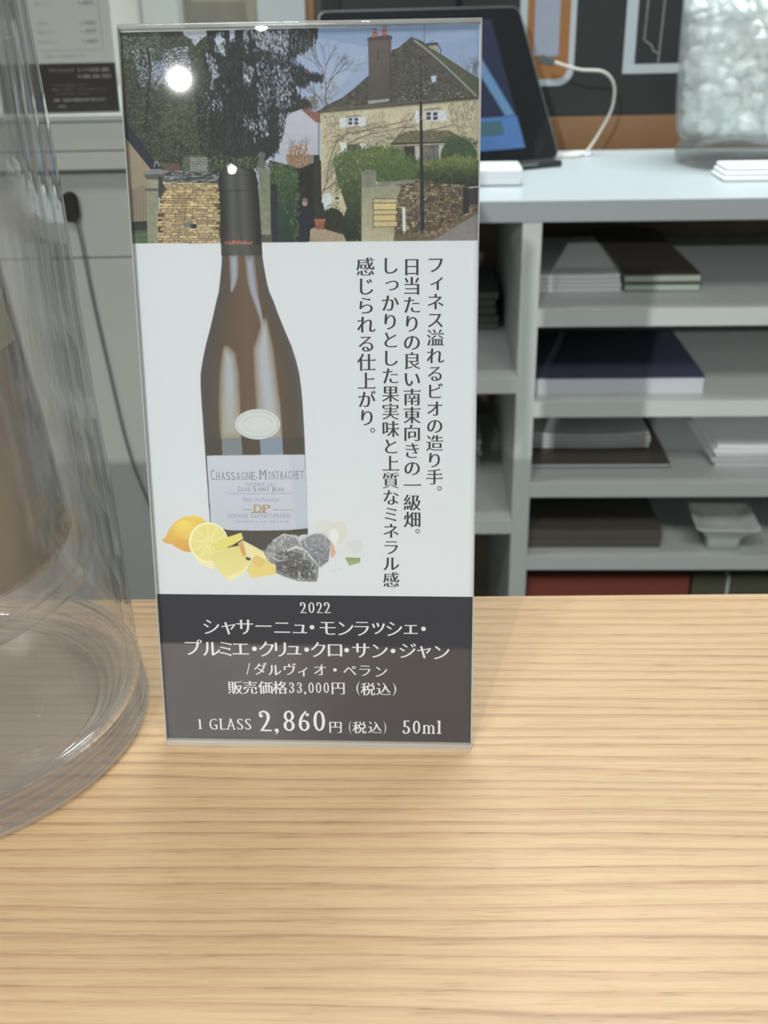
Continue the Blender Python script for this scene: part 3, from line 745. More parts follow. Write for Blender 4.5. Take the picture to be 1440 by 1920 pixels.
ell(623, 418, 24, 28, (44, 50, 40), n=.5); dabs([(600, 395), (625, 380), (650, 400), (650, 450), (600, 445)], 260, [(50, 58, 44), (62, 70, 48), (38, 44, 38)], (2, 5), (1, 2), 60, 80)
# path, terracotta pot and the man in dark clothes
poly([(582, 430), (596, 424), (616, 432), (644, 440), (652, 460), (580, 460)], (166, 148, 122), n=.3)
poly([(583, 448), (590, 452), (640, 454), (640, 462), (580, 462)], (150, 130, 106), n=.3)
poly([(590, 412), (609, 412), (607, 430), (592, 430)], (160, 92, 74), (142, 80, 66), n=.2); poly([(588.5, 410), (610.5, 410), (610, 414), (589, 414)], (176, 104, 84))
poly([(592, 380), (606, 380), (610, 411), (590, 411)], (50, 54, 46), n=.5)
poly([(561, 384), (582, 384), (588, 400), (590, 424), (581, 428), (579, 462), (560, 462), (559, 428), (554, 418), (556, 396)], (38, 42, 56), (42, 44, 56), n=.2)
ell(571.5, 380, 4.9, 7.2, (176, 140, 130), n=.1); ell(571.5, 374.5, 5.2, 3.4, (112, 106, 106), n=.2); stroke([(568, 379), (575.5, 379)], 1, (82, 70, 70), .7)
poly([(567, 386), (576, 386), (572, 391)], (60, 52, 56))
# right gate pier, rubble wall, sign board, pole and road
RUB = [(170, 162, 128), (150, 144, 118), (132, 128, 108), (186, 178, 142), (112, 106, 88)]
stones([(706, 346), (740, 340), (792, 336), (792, 460), (716, 460)], 4.6, 4, 11, RUB, (84, 76, 62), 0, 1.6)
stones([(740, 336), (790, 338), (897, 352), (897, 400), (850, 425), (800, 440), (740, 450)], 5, 4, 11, [(140, 128, 100), (118, 106, 84), (98, 90, 74), (156, 146, 112), (86, 78, 66)], (76, 68, 56), .04, 1.8)
dabs([(795, 345), (897, 352), (895, 385), (860, 420), (800, 435)], 420, [(70, 62, 50), (96, 84, 62), (54, 50, 44), (120, 104, 76)], (4, 12), (1, 2.2), 85, 25, .7)
poly([(868, 352), (880, 352), (886, 372), (876, 400), (868, 402)], (46, 46, 44), n=.3); poly([(878, 352), (897, 350), (897, 382), (880, 384)], (58, 58, 56), n=.4)
stroke([(880, 352), (896, 350)], 2.4, (186, 190, 196), .8)
poly([(708, 341), (778, 338), (778, 343), (708, 349)], (128, 130, 116), n=.3)
poly([(677, 322), (690, 317), (706, 320), (706, 329), (678, 330)], (118, 122, 110), n=.3); poly([(678, 329), (706, 328), (705, 350), (678, 350)], (128, 132, 118), n=.25)
poly([(676, 349), (740, 346), (752, 350), (742, 380), (738, 462), (677, 462)], (148, 148, 124), (176, 170, 138), n=.28)
stroke([(677, 349), (677, 460)], 2.2, (52, 54, 50), .9); stroke([(676, 350), (730, 348)], 1.4, (96, 96, 84), .8)
for r, (y, hh) in enumerate(((374, 7), (382, 12), (395, 8), (404, 11), (416, 10))):
    for (xa, xb) in (((701, 715), (716, 744)) if r in (0, 4, 2) else ((701, 742),)):
        poly([(xa, y), (xb, y - .5), (xb, y + hh - 1.6), (xa, y + hh - 1)], [(198, 184, 136), (210, 190, 130), (200, 186, 134), (208, 184, 122), (196, 180, 130)][r], n=.2)
    stroke([(700, y + hh - .4), (743, y + hh - .8)], 1.3, (92, 74, 52), .9)
stroke([(699.5, 372), (699.5, 426)], 1.4, (84, 72, 56)); stroke([(700, 372), (752, 373)], 1.4, (96, 80, 60))
poly([(754, 389), (760, 389), (761, 434), (755, 434)], (206, 208, 206), n=.05)
poly([(738, 446), (770, 436), (800, 440), (850, 420), (897, 392), (899, 462), (738, 462)], (104, 96, 76), n=.5)
poly([(802, 455), (830, 440), (862, 420), (899, 398), (899, 462), (798, 462)], (128, 124, 126), (134, 128, 128), n=.15)
dabs([(742, 440), (800, 436), (860, 412), (880, 402), (850, 425), (800, 455), (742, 455)], 260, [(120, 92, 66), (86, 78, 58), (140, 112, 84), (104, 84, 64)], (2, 4), (1, 2), 0, 90, .8)
dabs([(796, 438), (850, 420), (846, 430), (800, 450)], 50, [(170, 130, 100), (186, 160, 136)], (2, 4), (1, 1.6), 0, 90, .9)
poly([(787, 105), (790, 105), (791, 195), (787, 195)], (52, 52, 54), alpha=.55); poly([(786.5, 190), (791.5, 190), (796, 432), (788, 432)], (42, 46, 54), n=.06)
fringe([(506, 308), (548, 314), (558, 330), (558, 455)], 200, [(98, 122, 66), (78, 104, 64), (54, 80, 56), (42, 68, 54)], (2, 6), (1.2, 2.2), 4)
dabs([(606, 214), (890, 190), (890, 250), (780, 236), (700, 300), (610, 400)], 500, [(150, 140, 112), (214, 206, 174), (128, 118, 94)], (2, 6), (.8, 1.5), 60, 80, .5)
CAN[:] = CAN * (1 + .10 * NOISE[..., None] + .06 * (RNG.random((CH, CW, 1)) - .5))
# cut the photograph back to its print edge
def outside(poly_pts):
    P = cv(poly_pts); m = _mask(P, 0, 0, CW, CH)[..., None]
    CAN[:] = CAN * m + PAPER_RGB * (1 - m)
outside(PHOTO)

# ---- bottle picture
def grade(pts, stops, n=0.0):
    """fill a shape with a left-to-right colour run that follows its outline: pts = [(y, xl, xr)]"""
    L_ = cv([(xl, y) for y, xl, xr in pts]); R_ = cv([(xr, y) for y, xl, xr in pts])
    y0, y1 = int(min(L_[0, 1], R_[0, 1])), int(max(L_[-1, 1], R_[-1, 1])) + 1
    for yy in range(y0, y1 + 1):
        yc = yy + .5
        a = np.interp(yc, L_[:, 1], L_[:, 0]); b = np.interp(yc, R_[:, 1], R_[:, 0])
        xs = np.arange(max(int(a) - 1, 0), min(int(b) + 2, CW)); t = np.clip((xs + .5 - a) / (b - a), 0, 1)
        al = np.clip(np.minimum(xs + 1 - a, b - xs), 0, 1)[:, None]
        px = [s[0] for s in stops]; cc = np.array([ink(s[1]) for s in stops])
        c = np.stack([np.interp(t, px, cc[:, k]) for k in range(3)], -1)
        c = c * (1 + 2 * n * NOISE[yy, xs, None])
        CAN[yy, xs] = CAN[yy, xs] * (1 - al) + c * al
grade([(480, 416, 492), (500, 415, 495), (530, 412, 500.5), (547, 410, 505), (565, 405.5, 513), (590, 400, 522), (617, 393.5, 533), (650, 385, 547), (675, 380, 555), (700, 376, 561),
       (725, 376, 564.5), (750, 377.5, 567), (800, 381, 570), (850, 384.5, 572), (900, 388, 574), (950, 392, 576), (985, 395, 577), (1012, 398, 578), (1032, 420, 560)],
      [(0, (86, 84, 84)), (.05, (86, 80, 76)), (.14, (92, 82, 70)), (.3, (104, 84, 68)), (.5, (112, 90, 74)), (.66, (108, 88, 72)), (.8, (98, 84, 66)), (.93, (90, 82, 74)), (1, (92, 90, 92))], .04)
poly([(384, 820), (571, 820), (578, 1032), (396, 1032)], (78, 74, 66), n=.05, alpha=.75)
def glow(pts, c, edge, n=.03):
    """a pale highlight of the bottle photo, soft along both flanks"""
    ys = [p[0] for p in pts]; ym = (ys[0] + ys[-1]) / 2; K = 11
    for k in range(K):
        f = 1.12 - k * .085; g = 1.03 - k * .022
        q = [(ym + (y - ym) * g, (a + b) / 2 - (b - a) / 2 * f, (a + b) / 2 + (b - a) / 2 * f) for y, a, b in pts]
        P = [(a, y) for y, a, b in q] + [(b, y) for y, a, b in reversed(q)]
        cc = np.array(edge) + (np.array(c) - np.array(edge)) * (k / (K - 1)) ** .7
        poly(P, tuple(cc), n=n, alpha=.30)
glow([(478, 430, 446), (500, 431, 447), (520, 432, 446), (535, 432, 442), (547, 432, 436)], (168, 172, 190), (138, 134, 126))
glow([(478, 459, 476), (505, 461, 479), (530, 464, 482), (550, 469, 484), (575, 478, 489), (600, 487, 493), (640, 493, 499)], (166, 172, 200), (130, 122, 108))
glow([(650, 420, 428), (662, 417, 440), (700, 413, 447), (760, 411.5, 449), (800, 413, 450), (822, 415, 451)], (176, 186, 196), (150, 140, 120))
for y_ in (735, 750, 765, 780, 795): poly([(415, y_), (449, y_), (452, 822), (416, 822)], (172, 168, 146), alpha=.13)
glow([(600, 493, 500), (630, 484, 506), (655, 476, 511), (700, 478, 517), (760, 482, 524), (800, 485, 527), (822, 486, 528)], (180, 188, 206), (158, 148, 126))
for y_ in (745, 760, 775, 790): poly([(483, y_), (525, y_), (528, 822), (487, 822)], (170, 174, 166), alpha=.13)
poly([(416, 822), (452, 822), (455, 854), (417, 854)], (128, 136, 142), n=.05); poly([(487, 822), (529, 822), (531, 854), (489, 854)], (132, 148, 168), n=.05)
ell(483, 795.5, 42.5, 28.5, (206, 212, 212)); ell(483, 795.5, 39, 24.5, (176, 190, 192)); ell(483, 795.5, 37.6, 23.2, (208, 214, 214), n=.03)
for k in range(11):
    a = math.radians(205 + k * 13); ell(483 + 29 * math.cos(a), 797 + 16.5 * math.sin(a), 1.8, 1.6, (178, 186, 190), alpha=.7, rot=a)
for k in range(9):
    a = math.radians(30 + k * 15); ell(483 + 29 * math.cos(a), 795 + 16.5 * math.sin(a), 1.8, 1.6, (184, 190, 194), alpha=.7, rot=a)
poly([(387.5, 854.5), (500, 853), (571, 852.5), (576, 960), (577.5, 990.5), (540, 994), (480, 995), (430, 994), (396, 988)], (200, 208, 220), (192, 200, 214), n=.03)
poly([(540, 853), (571, 852.5), (577, 990), (556, 992)], (176, 186, 206), alpha=.35)
# capsule
grade([(317, 421, 466), (319, 413, 476), (323, 411, 480), (330, 410, 481), (343, 408.6, 484.5), (350, 409, 484), (360, 411.5, 485), (400, 412.5, 487.5), (440, 413.5, 490), (477.5, 414.8, 492)],
      [(0, (46, 46, 46)), (.08, (54, 54, 52)), (.17, (66, 67, 66)), (.32, (92, 94, 92)), (.47, (76, 78, 76)), (.6, (90, 92, 90)), (.76, (72, 70, 66)), (.9, (48, 48, 46)), (1, (44, 44, 46))], .05)
stroke([(411, 326), (440, 328), (482, 327)], 2, (50, 50, 50), .6); stroke([(410, 356), (446, 358), (484, 355)], 1.6, (48, 48, 48), .7)
poly([(415, 458), (491, 459), (492, 478), (415, 477)], (92, 92, 86), alpha=.35)
for k in range(26):
    x = 420 + k * 2.05; stroke([(x, 455 + 3 * RNG.random()), (x + 2.2, 451 + 5 * RNG.random())], 1.6, (210, 116, 92), .85 if 3 < k < 23 else .5)
stroke([(446, 441), (447, 449)], 1.2, (190, 110, 90), .6)
# ---- lemon, slices, stones, blossom
def wash(cx, cy, rx, ry, ca, cb, n=.06, rot=0.0):
    for k in range(6):
        f = 1 - k * .15; cc = np.array(cb) + (np.array(ca) - np.array(cb)) * (k / 5)
        ell(cx - rx * .06 * k, cy - ry * .1 * k, rx * f, ry * f, tuple(cc), n=n, alpha=.7 if k else 1, rot=rot)
poly([(303, 1013), (312, 1006), (318, 990), (330, 1020), (316, 1020), (307, 1017)], (228, 176, 70), n=.06)
poly([(310, 1008), (316, 994), (326, 980), (345, 969), (362, 966), (380, 971), (390, 982), (388, 1012), (366, 1036), (345, 1034), (326, 1024)], (240, 208, 76), (224, 160, 62), n=.07)
wash(352, 992, 30, 20, (246, 222, 84), (236, 196, 72), .05)
poly([(430, 1004), (520, 1000), (575, 1004), (560, 1012), (520, 1018), (500, 1036), (480, 1026), (454, 1012)], (84, 80, 78), n=.04, alpha=1)
poly([(378, 1058), (392, 1050), (400, 1066), (392, 1064)], (224, 204, 98)); poly([(362, 1040), (375, 1058), (398, 1068), (410, 1050), (380, 1030)], (240, 232, 176), n=.03)
ell(391, 1017, 37, 38, (244, 240, 192), rot=-.3); ell(392, 1017.5, 34, 35, (232, 224, 132), n=.06, rot=-.3)
for k in range(10):
    a = k * math.pi / 5 + .2; stroke([(392 + 5 * math.cos(a), 1018 + 5 * math.sin(a)), (392 + 32 * math.cos(a), 1018 + 32 * math.sin(a))], 1.5, (246, 240, 190), .75)
poly([(393, 1042), (432, 1026), (456, 1022), (470, 1052), (456, 1076), (432, 1090), (424, 1086), (408, 1068)], (226, 216, 124), (232, 224, 140), n=.06)
poly([(424, 1082), (456, 1068), (468, 1054), (459, 1074), (432, 1090)], (240, 236, 178), alpha=.8)
poly([(396, 1020), (430, 1006), (452, 999), (456, 1010), (436, 1022), (404, 1032)], (234, 220, 106), n=.07); stroke([(408, 1031), (434, 1024)], 1.2, (200, 184, 92), .7)
poly([(436, 1022), (446, 1018), (446, 1023)], (60, 60, 56))
poly([(446, 1020), (455, 1013), (505, 1040), (518, 1062), (500, 1060), (470, 1046), (452, 1030)], (236, 226, 160), n=.05)
poly([(447, 1022), (455, 1014), (462, 1040), (456, 1044)], (214, 154, 78), alpha=.85); poly([(460, 1044), (471, 1047), (468, 1051), (462, 1050)], (70, 64, 52))
poly([(470, 1056), (478, 1042), (497, 1048), (518, 1064), (517, 1077), (472, 1084), (462, 1070)], (232, 212, 112), n=.07); poly([(470, 1050), (482, 1040), (500, 1054), (484, 1066)], (228, 184, 92), alpha=.6)
ell(572, 1012, 16, 10, (206, 210, 212), alpha=.9)
S1 = [(494, 1034), (512, 1014), (532, 1002), (556, 1006), (566, 1026), (582, 1044), (598, 1062), (594, 1091), (560, 1090), (535, 1082), (517, 1074), (517, 1060), (503, 1054)]
poly(S1, (150, 152, 154), (128, 130, 132), n=.35)
poly([(512, 1040), (540, 1030), (566, 1040), (590, 1062), (590, 1084), (552, 1084), (520, 1068)], (92, 90, 86), n=.5, alpha=.8)
dabs(S1, 150, [(206, 210, 212), (186, 188, 190), (120, 120, 120)], (5, 14), (1.4, 3.6), 50, 60, .6)
stroke([(512, 1014), (532, 1002), (556, 1006), (566, 1026), (582, 1044), (598, 1062)], 3, (204, 208, 210), .8); stroke([(540, 1032), (556, 1026), (566, 1030)], 5, (214, 217, 219), .8); stroke([(500, 1036), (520, 1052), (540, 1050)], 2.6, (196, 198, 200), .7)
dabs([(530, 1050), (575, 1052), (588, 1082), (545, 1080)], 90, [(74, 72, 68), (92, 88, 84)], (3, 8), (2, 4), 40, 80, .7)
S2 = [(562, 1016), (576, 1006), (590, 1000), (606, 1000), (620, 1014), (616, 1052), (600, 1064), (584, 1044)]
poly(S2, (146, 150, 158), (124, 128, 138), n=.35)
dabs(S2, 90, [(196, 200, 208), (92, 94, 102), (168, 172, 180)], (4, 10), (1.4, 3.2), 50, 60, .65); stroke([(576, 1006), (590, 1000), (606, 1000), (620, 1014)], 2.6, (196, 200, 208), .8)
ell(612, 990, 22, 14, (214, 216, 206), alpha=.7, rot=.4); ell(636, 998, 16, 22, (216, 212, 196), alpha=.7); ell(626, 1006, 9, 14, (226, 230, 230)); ell(662, 1026, 20, 13, (206, 212, 212), alpha=.8, rot=-.3)
ell(641, 1035, 22, 12, (216, 220, 220), alpha=.7); poly([(619, 1012), (625, 1020), (630, 1038), (624, 1046), (619, 1044)], (214, 176, 148), n=.08)
poly([(646, 1045), (676, 1046), (675, 1055), (655, 1061)], (142, 164, 108), (160, 178, 122), n=.12); stroke([(618, 1071), (642, 1067)], 2, (196, 196, 198), .7)

_d = np.clip(np.abs(CAN - PAPER_RGB).sum(-1, keepdims=True) * 12, 0, 1)
_l = (CAN * [0.25, 0.62, 0.13]).sum(-1, keepdims=True)
CAN[:] = CAN + _d * ((_l - CAN) * .14 + .006)  # veiling haze put into the ink colours: lifted blacks, weaker saturation
# ---- put the ink on real sheets
SIGN = tag(empty('printed_card', mat=SIGN_M), 'upright printed card with wine bottle picture, Japanese text and prices, standing in the clear holder', 'card')
def flat(name, u0, u1, v0, v1, y, material, parent, thick=0.0):
    if thick:
        return box(name, u0 / 1e3, u1 / 1e3, y, y + thick, v0 / 1e3, v1 / 1e3, material, parent)
    return mesh_obj(name, [(u0 / 1e3, y, v0 / 1e3), (u1 / 1e3, y, v0 / 1e3), (u1 / 1e3, y, v1 / 1e3), (u0 / 1e3, y, v1 / 1e3)], [(0, 1, 2, 3)], material, parent)
def ink_sheet(name, rect, y, parent, quad=None):
    """regular grid over rect (mm) coloured from the painter; quad = straight-edged print outline in mm"""
    u0, u1, v0, v1 = rect
    nx, ny = int((u1 - u0) * RES), int((v1 - v0) * RES)
    S, T = np.meshgrid(np.linspace(0, 1, nx), np.linspace(0, 1, ny))
    if quad is None: quad = [(u0, v1), (u1, v1), (u1, v0), (u0, v0)]
    q = np.array(quad, float)
    U = (q[0, 0] * (1 - S) + q[1, 0] * S) * (1 - T) + (q[3, 0] * (1 - S) + q[2, 0] * S) * T
    V = (q[0, 1] * (1 - S) + q[1, 1] * S) * (1 - T) + (q[3, 1] * (1 - S) + q[2, 1] * S) * T
    co = np.stack([U / 1e3, np.full_like(U, y), V / 1e3], -1).reshape(-1, 3)
    idx = np.arange(nx * ny).reshape(ny, nx)
    f = np.stack([idx[1:, :-1], idx[1:, 1:], idx[:-1, 1:], idx[:-1, :-1]], -1).reshape(-1, 4)
    me = bpy.data.meshes.new(name)
    me.vertices.add(len(co)); me.vertices.foreach_set('co', co.ravel())
    me.loops.add(f.size); me.loops.foreach_set('vertex_index', f.ravel().astype(np.int32))
    me.polygons.add(len(f)); me.polygons.foreach_set('loop_start', np.arange(0, f.size, 4, dtype=np.int32))
    me.update(calc_edges=True)
    X = np.clip((U - U0) * RES - .5, 0, CW - 1.001); Y = np.clip((V1 - V) * RES - .5, 0, CH - 1.001)
    ix, iy = X.astype(int), Y.astype(int); fx, fy = (X - ix)[..., None], (Y - iy)[..., None]
    C = (CAN[iy, ix] * (1 - fx) * (1 - fy) + CAN[iy, ix + 1] * fx * (1 - fy) + CAN[iy + 1, ix] * (1 - fx) * fy + CAN[iy + 1, ix + 1] * fx * fy)
    col = np.ones((nx * ny, 4)); col[:, :3] = np.clip(C.reshape(-1, 3), 0, 1)
    a = me.color_attributes.new('ink', 'FLOAT_COLOR', 'POINT'); a.data.foreach_set('color', col.ravel())
    me.materials.append(INK)
    o = bpy.data.objects.new(name, me); COL.objects.link(o); o.parent = parent
    return o
WPAPER = bpy.data.materials.new('white_card_stock'); _nt, _N, _L, _b = nodes(WPAPER)
_b.inputs['Base Color'].default_value = (*PAPER_RGB, 1); _b.inputs['Roughness'].default_value = 0.55; _b.inputs['Specular IOR Level'].default_value = 0.08
BANDM = mat('dark_grey_print', (54, 53, 59), 0.6, 0.06, noise=0.0)
TXTD = mat('dark_grey_ink', (50, 48, 49), 0.6, 0.3, noise=0.0)
TXTW = mat('unprinted_white_lettering', (216, 218, 220), 0.6, 0.3, noise=0.0)
TXTG = mat('pale_grey_ink', (124, 127, 138), 0.6, 0.3, noise=0.0)
TXTO = mat('gold_ink', (172, 146, 98), 0.6, 0.3, noise=0.0)
pc = mm([(226, 60), (899, 42), (884, 1393), (307, 1383), (292, 1113.5), (890, 1119.5), (243, 457.5), (897, 450.5)])
PU0, PU1 = (pc[0, 0] + pc[3, 0]) / 2, (pc[1, 0] + pc[2, 0]) / 2
PV1, PV0 = (pc[0, 1] + pc[1, 1]) / 2, (pc[2, 1] + pc[3, 1]) / 2
BV = (pc[4, 1] + pc[5, 1]) / 2
PHV = (pc[6, 1] + pc[7, 1]) / 2
print('paper mm', PU0, PU1, PV0, PV1, BV, PHV)
flat('card_stock', PU0, PU1, PV0, PV1, PAPER_Y + 0.00006, WPAPER, SIGN, 0.0003)
tag(ink_sheet('landscape_print', (PU0, PU1, PHV, PV1), PAPER_Y + .00004, SIGN), 'photograph of a stone country house behind a walled garden')
_r = mm([(372, 452), (586, 452), (590, 1000), (384, 962)])
_q = [(float(mm([(366, 705)])[0, 0]), PHV), (float(mm([(592, 940)])[0, 0]), PHV), (float(mm([(592, 940)])[0, 0]), float(mm([(480, 962)])[0, 1])), (float(mm([(366, 705)])[0, 0]), float(mm([(480, 962)])[0, 1]))]
tag(ink_sheet('bottle_print', (_q[0][0], _q[1][0], _q[2][1], PHV), PAPER_Y + .00004, SIGN), 'picture of a brown wine bottle with a pale label')
_f0, _f1, _g0 = float(mm([(298, 1020)])[0, 0]), float(mm([(690, 1020)])[0, 0]), float(mm([(480, 1098)])[0, 1])
tag(ink_sheet('fruit_and_stone_print', (_f0, _f1, _g0, _q[2][1]), PAPER_Y + .00004, SIGN), 'picture of lemons, grey stones and a white blossom')
flat('dark_band_print', PU0, PU1, PV0, BV, PAPER_Y + .00003, BANDM, SIGN)

# ---- lettering: outlines of the built-in font, horizontals thinned like a printed Ming face
_GC = {}
def outline(ch):
    c = bpy.data.curves.new('g', 'FONT'); c.body = ch; c.fill_mode = 'NONE'; c.resolution_u = 3
    o = bpy.data.objects.new('g', c); COL.objects.link(o)
    dg = bpy.context.evaluated_depsgraph_get(); dg.update()
    ev = o.evaluated_get(dg); m = ev.to_mesh()
    vs = [tuple(v.co[:2]) for v in m.vertices]; nx = {}
    for e in m.edges:
        a, b = e.vertices; nx.setdefault(a, []).append(b); nx.setdefault(b, []).append(a)
    loops, seen = [], set()
    for s in range(len(vs)):
        if s in seen or s not in nx: continue
        lp, prev, cur = [], None, s
        while cur not in seen:
            seen.add(cur); lp.append(vs[cur])
            nb = [k for k in nx[cur] if k != prev and k not in seen]
            if not nb: break
            prev, cur = cur, (min(nb, key=lambda k: (k != cur + 1, abs(k - cur))) if prev is None else nb[0])
        if len(lp) > 2: loops.append(np.array(lp))
    ev.to_mesh_clear(); bpy.data.objects.remove(o); bpy.data.curves.remove(c)
    return loops
def area2(l): x, y = l[:, 0], l[:, 1]; return float(np.sum(x * np.roll(y, -1) - np.roll(x, -1) * y))
def ptin(p, l):
    return inside(np.array([p]), l)[0]
def glyph(ch, kh=0.0105, kv=-0.0175, serif='cjk'):
    key = (ch, kh, kv, serif)
    if key in _GC: return _GC[key]
    L0 = outline(ch)
    L0 = [l[np.r_[True, np.hypot(*(l[1:] - l[:-1]).T) > 1e-5]] for l in L0]
    res, extra = [], []
    for i, l in enumerate(L0):
        depth = sum(ptin(l[0] + (l[1] - l[0]) * 1e-3, m_) for j, m_ in enumerate(L0) if j != i)
        want = 1 if depth % 2 == 0 else -1
        if area2(l) * want < 0: l = l[::-1]
        n = len(l)
        d = np.roll(l, -1, 0) - l; ln = np.hypot(d[:, 0], d[:, 1])[:, None]; d = d / np.maximum(ln, 1e-9)
        nrm = np.c_[d[:, 1], -d[:, 0]]                      # outward for this winding
        off = -(kh * np.abs(nrm[:, 1]) ** 1.5 + kv * np.abs(nrm[:, 0]) ** 1.5)
        out = np.empty_like(l)
        for k in range(n):
            n1, n2, o1, o2 = nrm[k - 1], nrm[k], off[k - 1], off[k]
            A_ = np.array([n1, n2]); det = n1[0] * n2[1] - n1[1] * n2[0]
            if abs(det) > 0.25: s_ = np.linalg.solve(A_, np.array([o1, o2]))
            else:
                nn_ = n1 + n2; nn_ = nn_ / max(np.hypot(*nn_), 1e-6); s_ = nn_ * (o1 + o2) / 2
            m_ = np.hypot(*s_); lim = 0.04
            if m_ > lim: s_ = s_ * lim / m_
            out[k] = l[k] + s_
        for k in range(n):
            a, b = out[k], out[(k + 1) % n]; e = l[(k + 1) % n] - l[k]; le = np.hypot(*e)
            p_, q_ = d[k - 1], d[(k + 1) % n]; lp, lq = ln[k - 1, 0], ln[(k + 1) % n, 0]
            if serif == 'cjk' and 0.04 < le < 0.10 and nrm[k, 0] > .9 and p_[0] > .93 and q_[0] < -.93 and lp > .12 and lq > .12:
                xr, yb, yt = max(a[0], b[0]), min(a[1], b[1]), max(a[1], b[1])
                extra.append(np.array([(xr + .004, yb), (xr - .03, yt + .052), (xr - .105, yt - .001), (xr - .10, yb)]))
            if serif == 'latin' and 0.05 < le < 0.16 and abs(nrm[k, 1]) > .93 and abs(p_[1]) > .9 and abs(q_[1]) > .9 and lp > .1 and lq > .1:
                x0, x1, y = min(a[0], b[0]), max(a[0], b[0]), (a[1] + b[1]) / 2
                s = 1 if nrm[k, 1] > 0 else -1
                er = 0.0 if (ch in '1l' and s > 0) else .055
                extra.append(np.array([(x0 - .055, y - (.03 if er == 0 else 0) * s), (x0, y), (x1 + er, y), (x1 + er, y - s * .022), (x1, y - s * .05), (x0, y - s * .07), (x0 - .055, y - s * (.022 + (.03 if er == 0 else 0)))])[::(-1 if s > 0 else 1)])
        res.append(out)
    for e in extra:
        if area2(e) < 0: e = e[::-1]
        res.append(e)
    P = np.concatenate(res); edges = []; s0 = 0
    for l in res:
        n = len(l); edges += [(s0 + k, s0 + (k + 1) % n) for k in range(n)]; s0 += n
    vv, _, ff, _, _, _ = delaunay_2d_cdt([Vector(p) for p in P], edges, [], 0, 1e-5)
    V = np.array([tuple(v) for v in vv]); F_ = np.array([f for f in ff if len(f) == 3])
    cen = V[F_].mean(1); wn = np.zeros(len(cen), int)
    for l in res:
        a, b = l, np.roll(l, -1, 0)
        for k in range(len(l)):
            (x0, y0), (x1, y1) = a[k], b[k]
            if y0 == y1: continue
            up_ = (cen[:, 1] >= min(y0, y1)) & (cen[:, 1] < max(y0, y1))
            xi = x0 + (cen[:, 1] - y0) * (x1 - x0) / (y1 - y0)
            wn += np.where(up_ & (cen[:, 0] < xi), 1 if y1 > y0 else -1, 0)
    F_ = F_[wn > 0]
    used = np.unique(F_); re_ = -np.ones(len(V), int); re_[used] = np.arange(len(used))
    r = (V[used], re_[F_]); _GC[key] = r
    return r
def disc(r=.5, n=20, hole=0.0):
    t = np.linspace(0, 2 * math.pi, n, endpoint=False); o = np.c_[np.cos(t), np.sin(t)] * r
    if not hole: return np.r_[[(0, 0)], o], np.array([(0, 1 + k, 1 + (k + 1) % n) for k in range(n)])
    i_ = o * hole; f = []
    for k in range(n): k2 = (k + 1) % n; f += [(k, k2, n + k2), (k, n + k2, n + k)]
    return np.r_[o, i_], np.array(f)
class Text:
    def __init__(self): self.V, self.F, self.n = [], [], 0
    def add(self, V, F_):
        self.V.append(V); self.F.append(F_ + self.n); self.n += len(V)
    def em(self, ch, u, v, size, sx=1.0, **kw):
        """glyph with its em box centred at u, v (mm)"""
        V, F_ = glyph(ch, **kw)
        self.add(np.c_[(V[:, 0] - .5) * size * sx + u, (V[:, 1] - .38) * size + v], F_)
    def fit(self, ch, u0, u1, v0, v1, **kw):
        """glyph stretched onto an ink box (mm)"""
        V, F_ = glyph(ch, **kw); lo, hi = V.min(0), V.max(0)
        self.add(np.c_[u0 + (V[:, 0] - lo[0]) / (hi[0] - lo[0]) * (u1 - u0), v0 + (V[:, 1] - lo[1]) / (hi[1] - lo[1]) * (v1 - v0)], F_)
    def dot(self, u, v, r, hole=0.0):
        V, F_ = disc(r, 20, hole); self.add(np.c_[V[:, 0] + u, V[:, 1] + v], F_)
    def build(self, name, y, material, parent, label=None):
        V = np.concatenate(self.V) / 1e3; F_ = np.concatenate(self.F)
        o = mesh_obj(name, np.c_[V[:, 0], np.full(len(V), y), V[:, 1]], F_.tolist(), material, parent)
        if label: o['label'] = label
        return o
LY = PAPER_Y - 0.00002
SMALL = 'ぁぃぅぇぉっゃゅょァィゥェォッャュョ'
T = Text()
for s, a, b, last in (('フィネス溢れるビオの造り手。', (817, 496), (814.5, 894), 12), ('日当たりの良い南東向きの一級畑。', (772, 500), (773, 974), 14),
                      ('しっかりとした果実味と上質なミネラル感', (731, 498), (733.5, 1087), 18), ('感じられる仕上がり。', (685, 500), (688, 783), 8)):
    A_, B_ = mm([a, b]); step = (B_ - A_) / last; em_ = abs(step[1]) * 1.02
    for i, ch in enumerate(s):
        u, v = A_ + step * i
        if ch == '。': T.dot(u + em_ * .30, v + em_ * .30, em_ * .125, .68); continue
        if ch in SMALL: u += em_ * .10; v += em_ * .08
        T.em(ch, u, v, em_, kh=.0115, kv=-.0180)
T.build('vertical_lettering', LY, TXTD, SIGN, 'four columns of dark vertical Japanese text')
T = Text()
def rowtext(items, em_px, dy=0, **kw):
    for ch, x, y in items:
        (u, v), (u2, v2) = mm([(x, y + dy), (x + em_px, y + dy)])
        s = u2 - u
        if ch == '・': T.dot(u, v, s * .125); continue
        T.em(ch, u, v, s, **kw)
rowtext([('シ', 396, 1175), ('ャ', 428, 1174), ('サ', 459, 1175), ('ー', 494, 1174), ('ニ', 529, 1176), ('ュ', 562, 1175), ('・', 585, 1176), ('モ', 614, 1177), ('ン', 647, 1178),
         ('ラ', 678, 1178), ('ッ', 709, 1174), ('シ', 739, 1179), ('ェ', 770, 1176), ('・', 794, 1179)], 36)
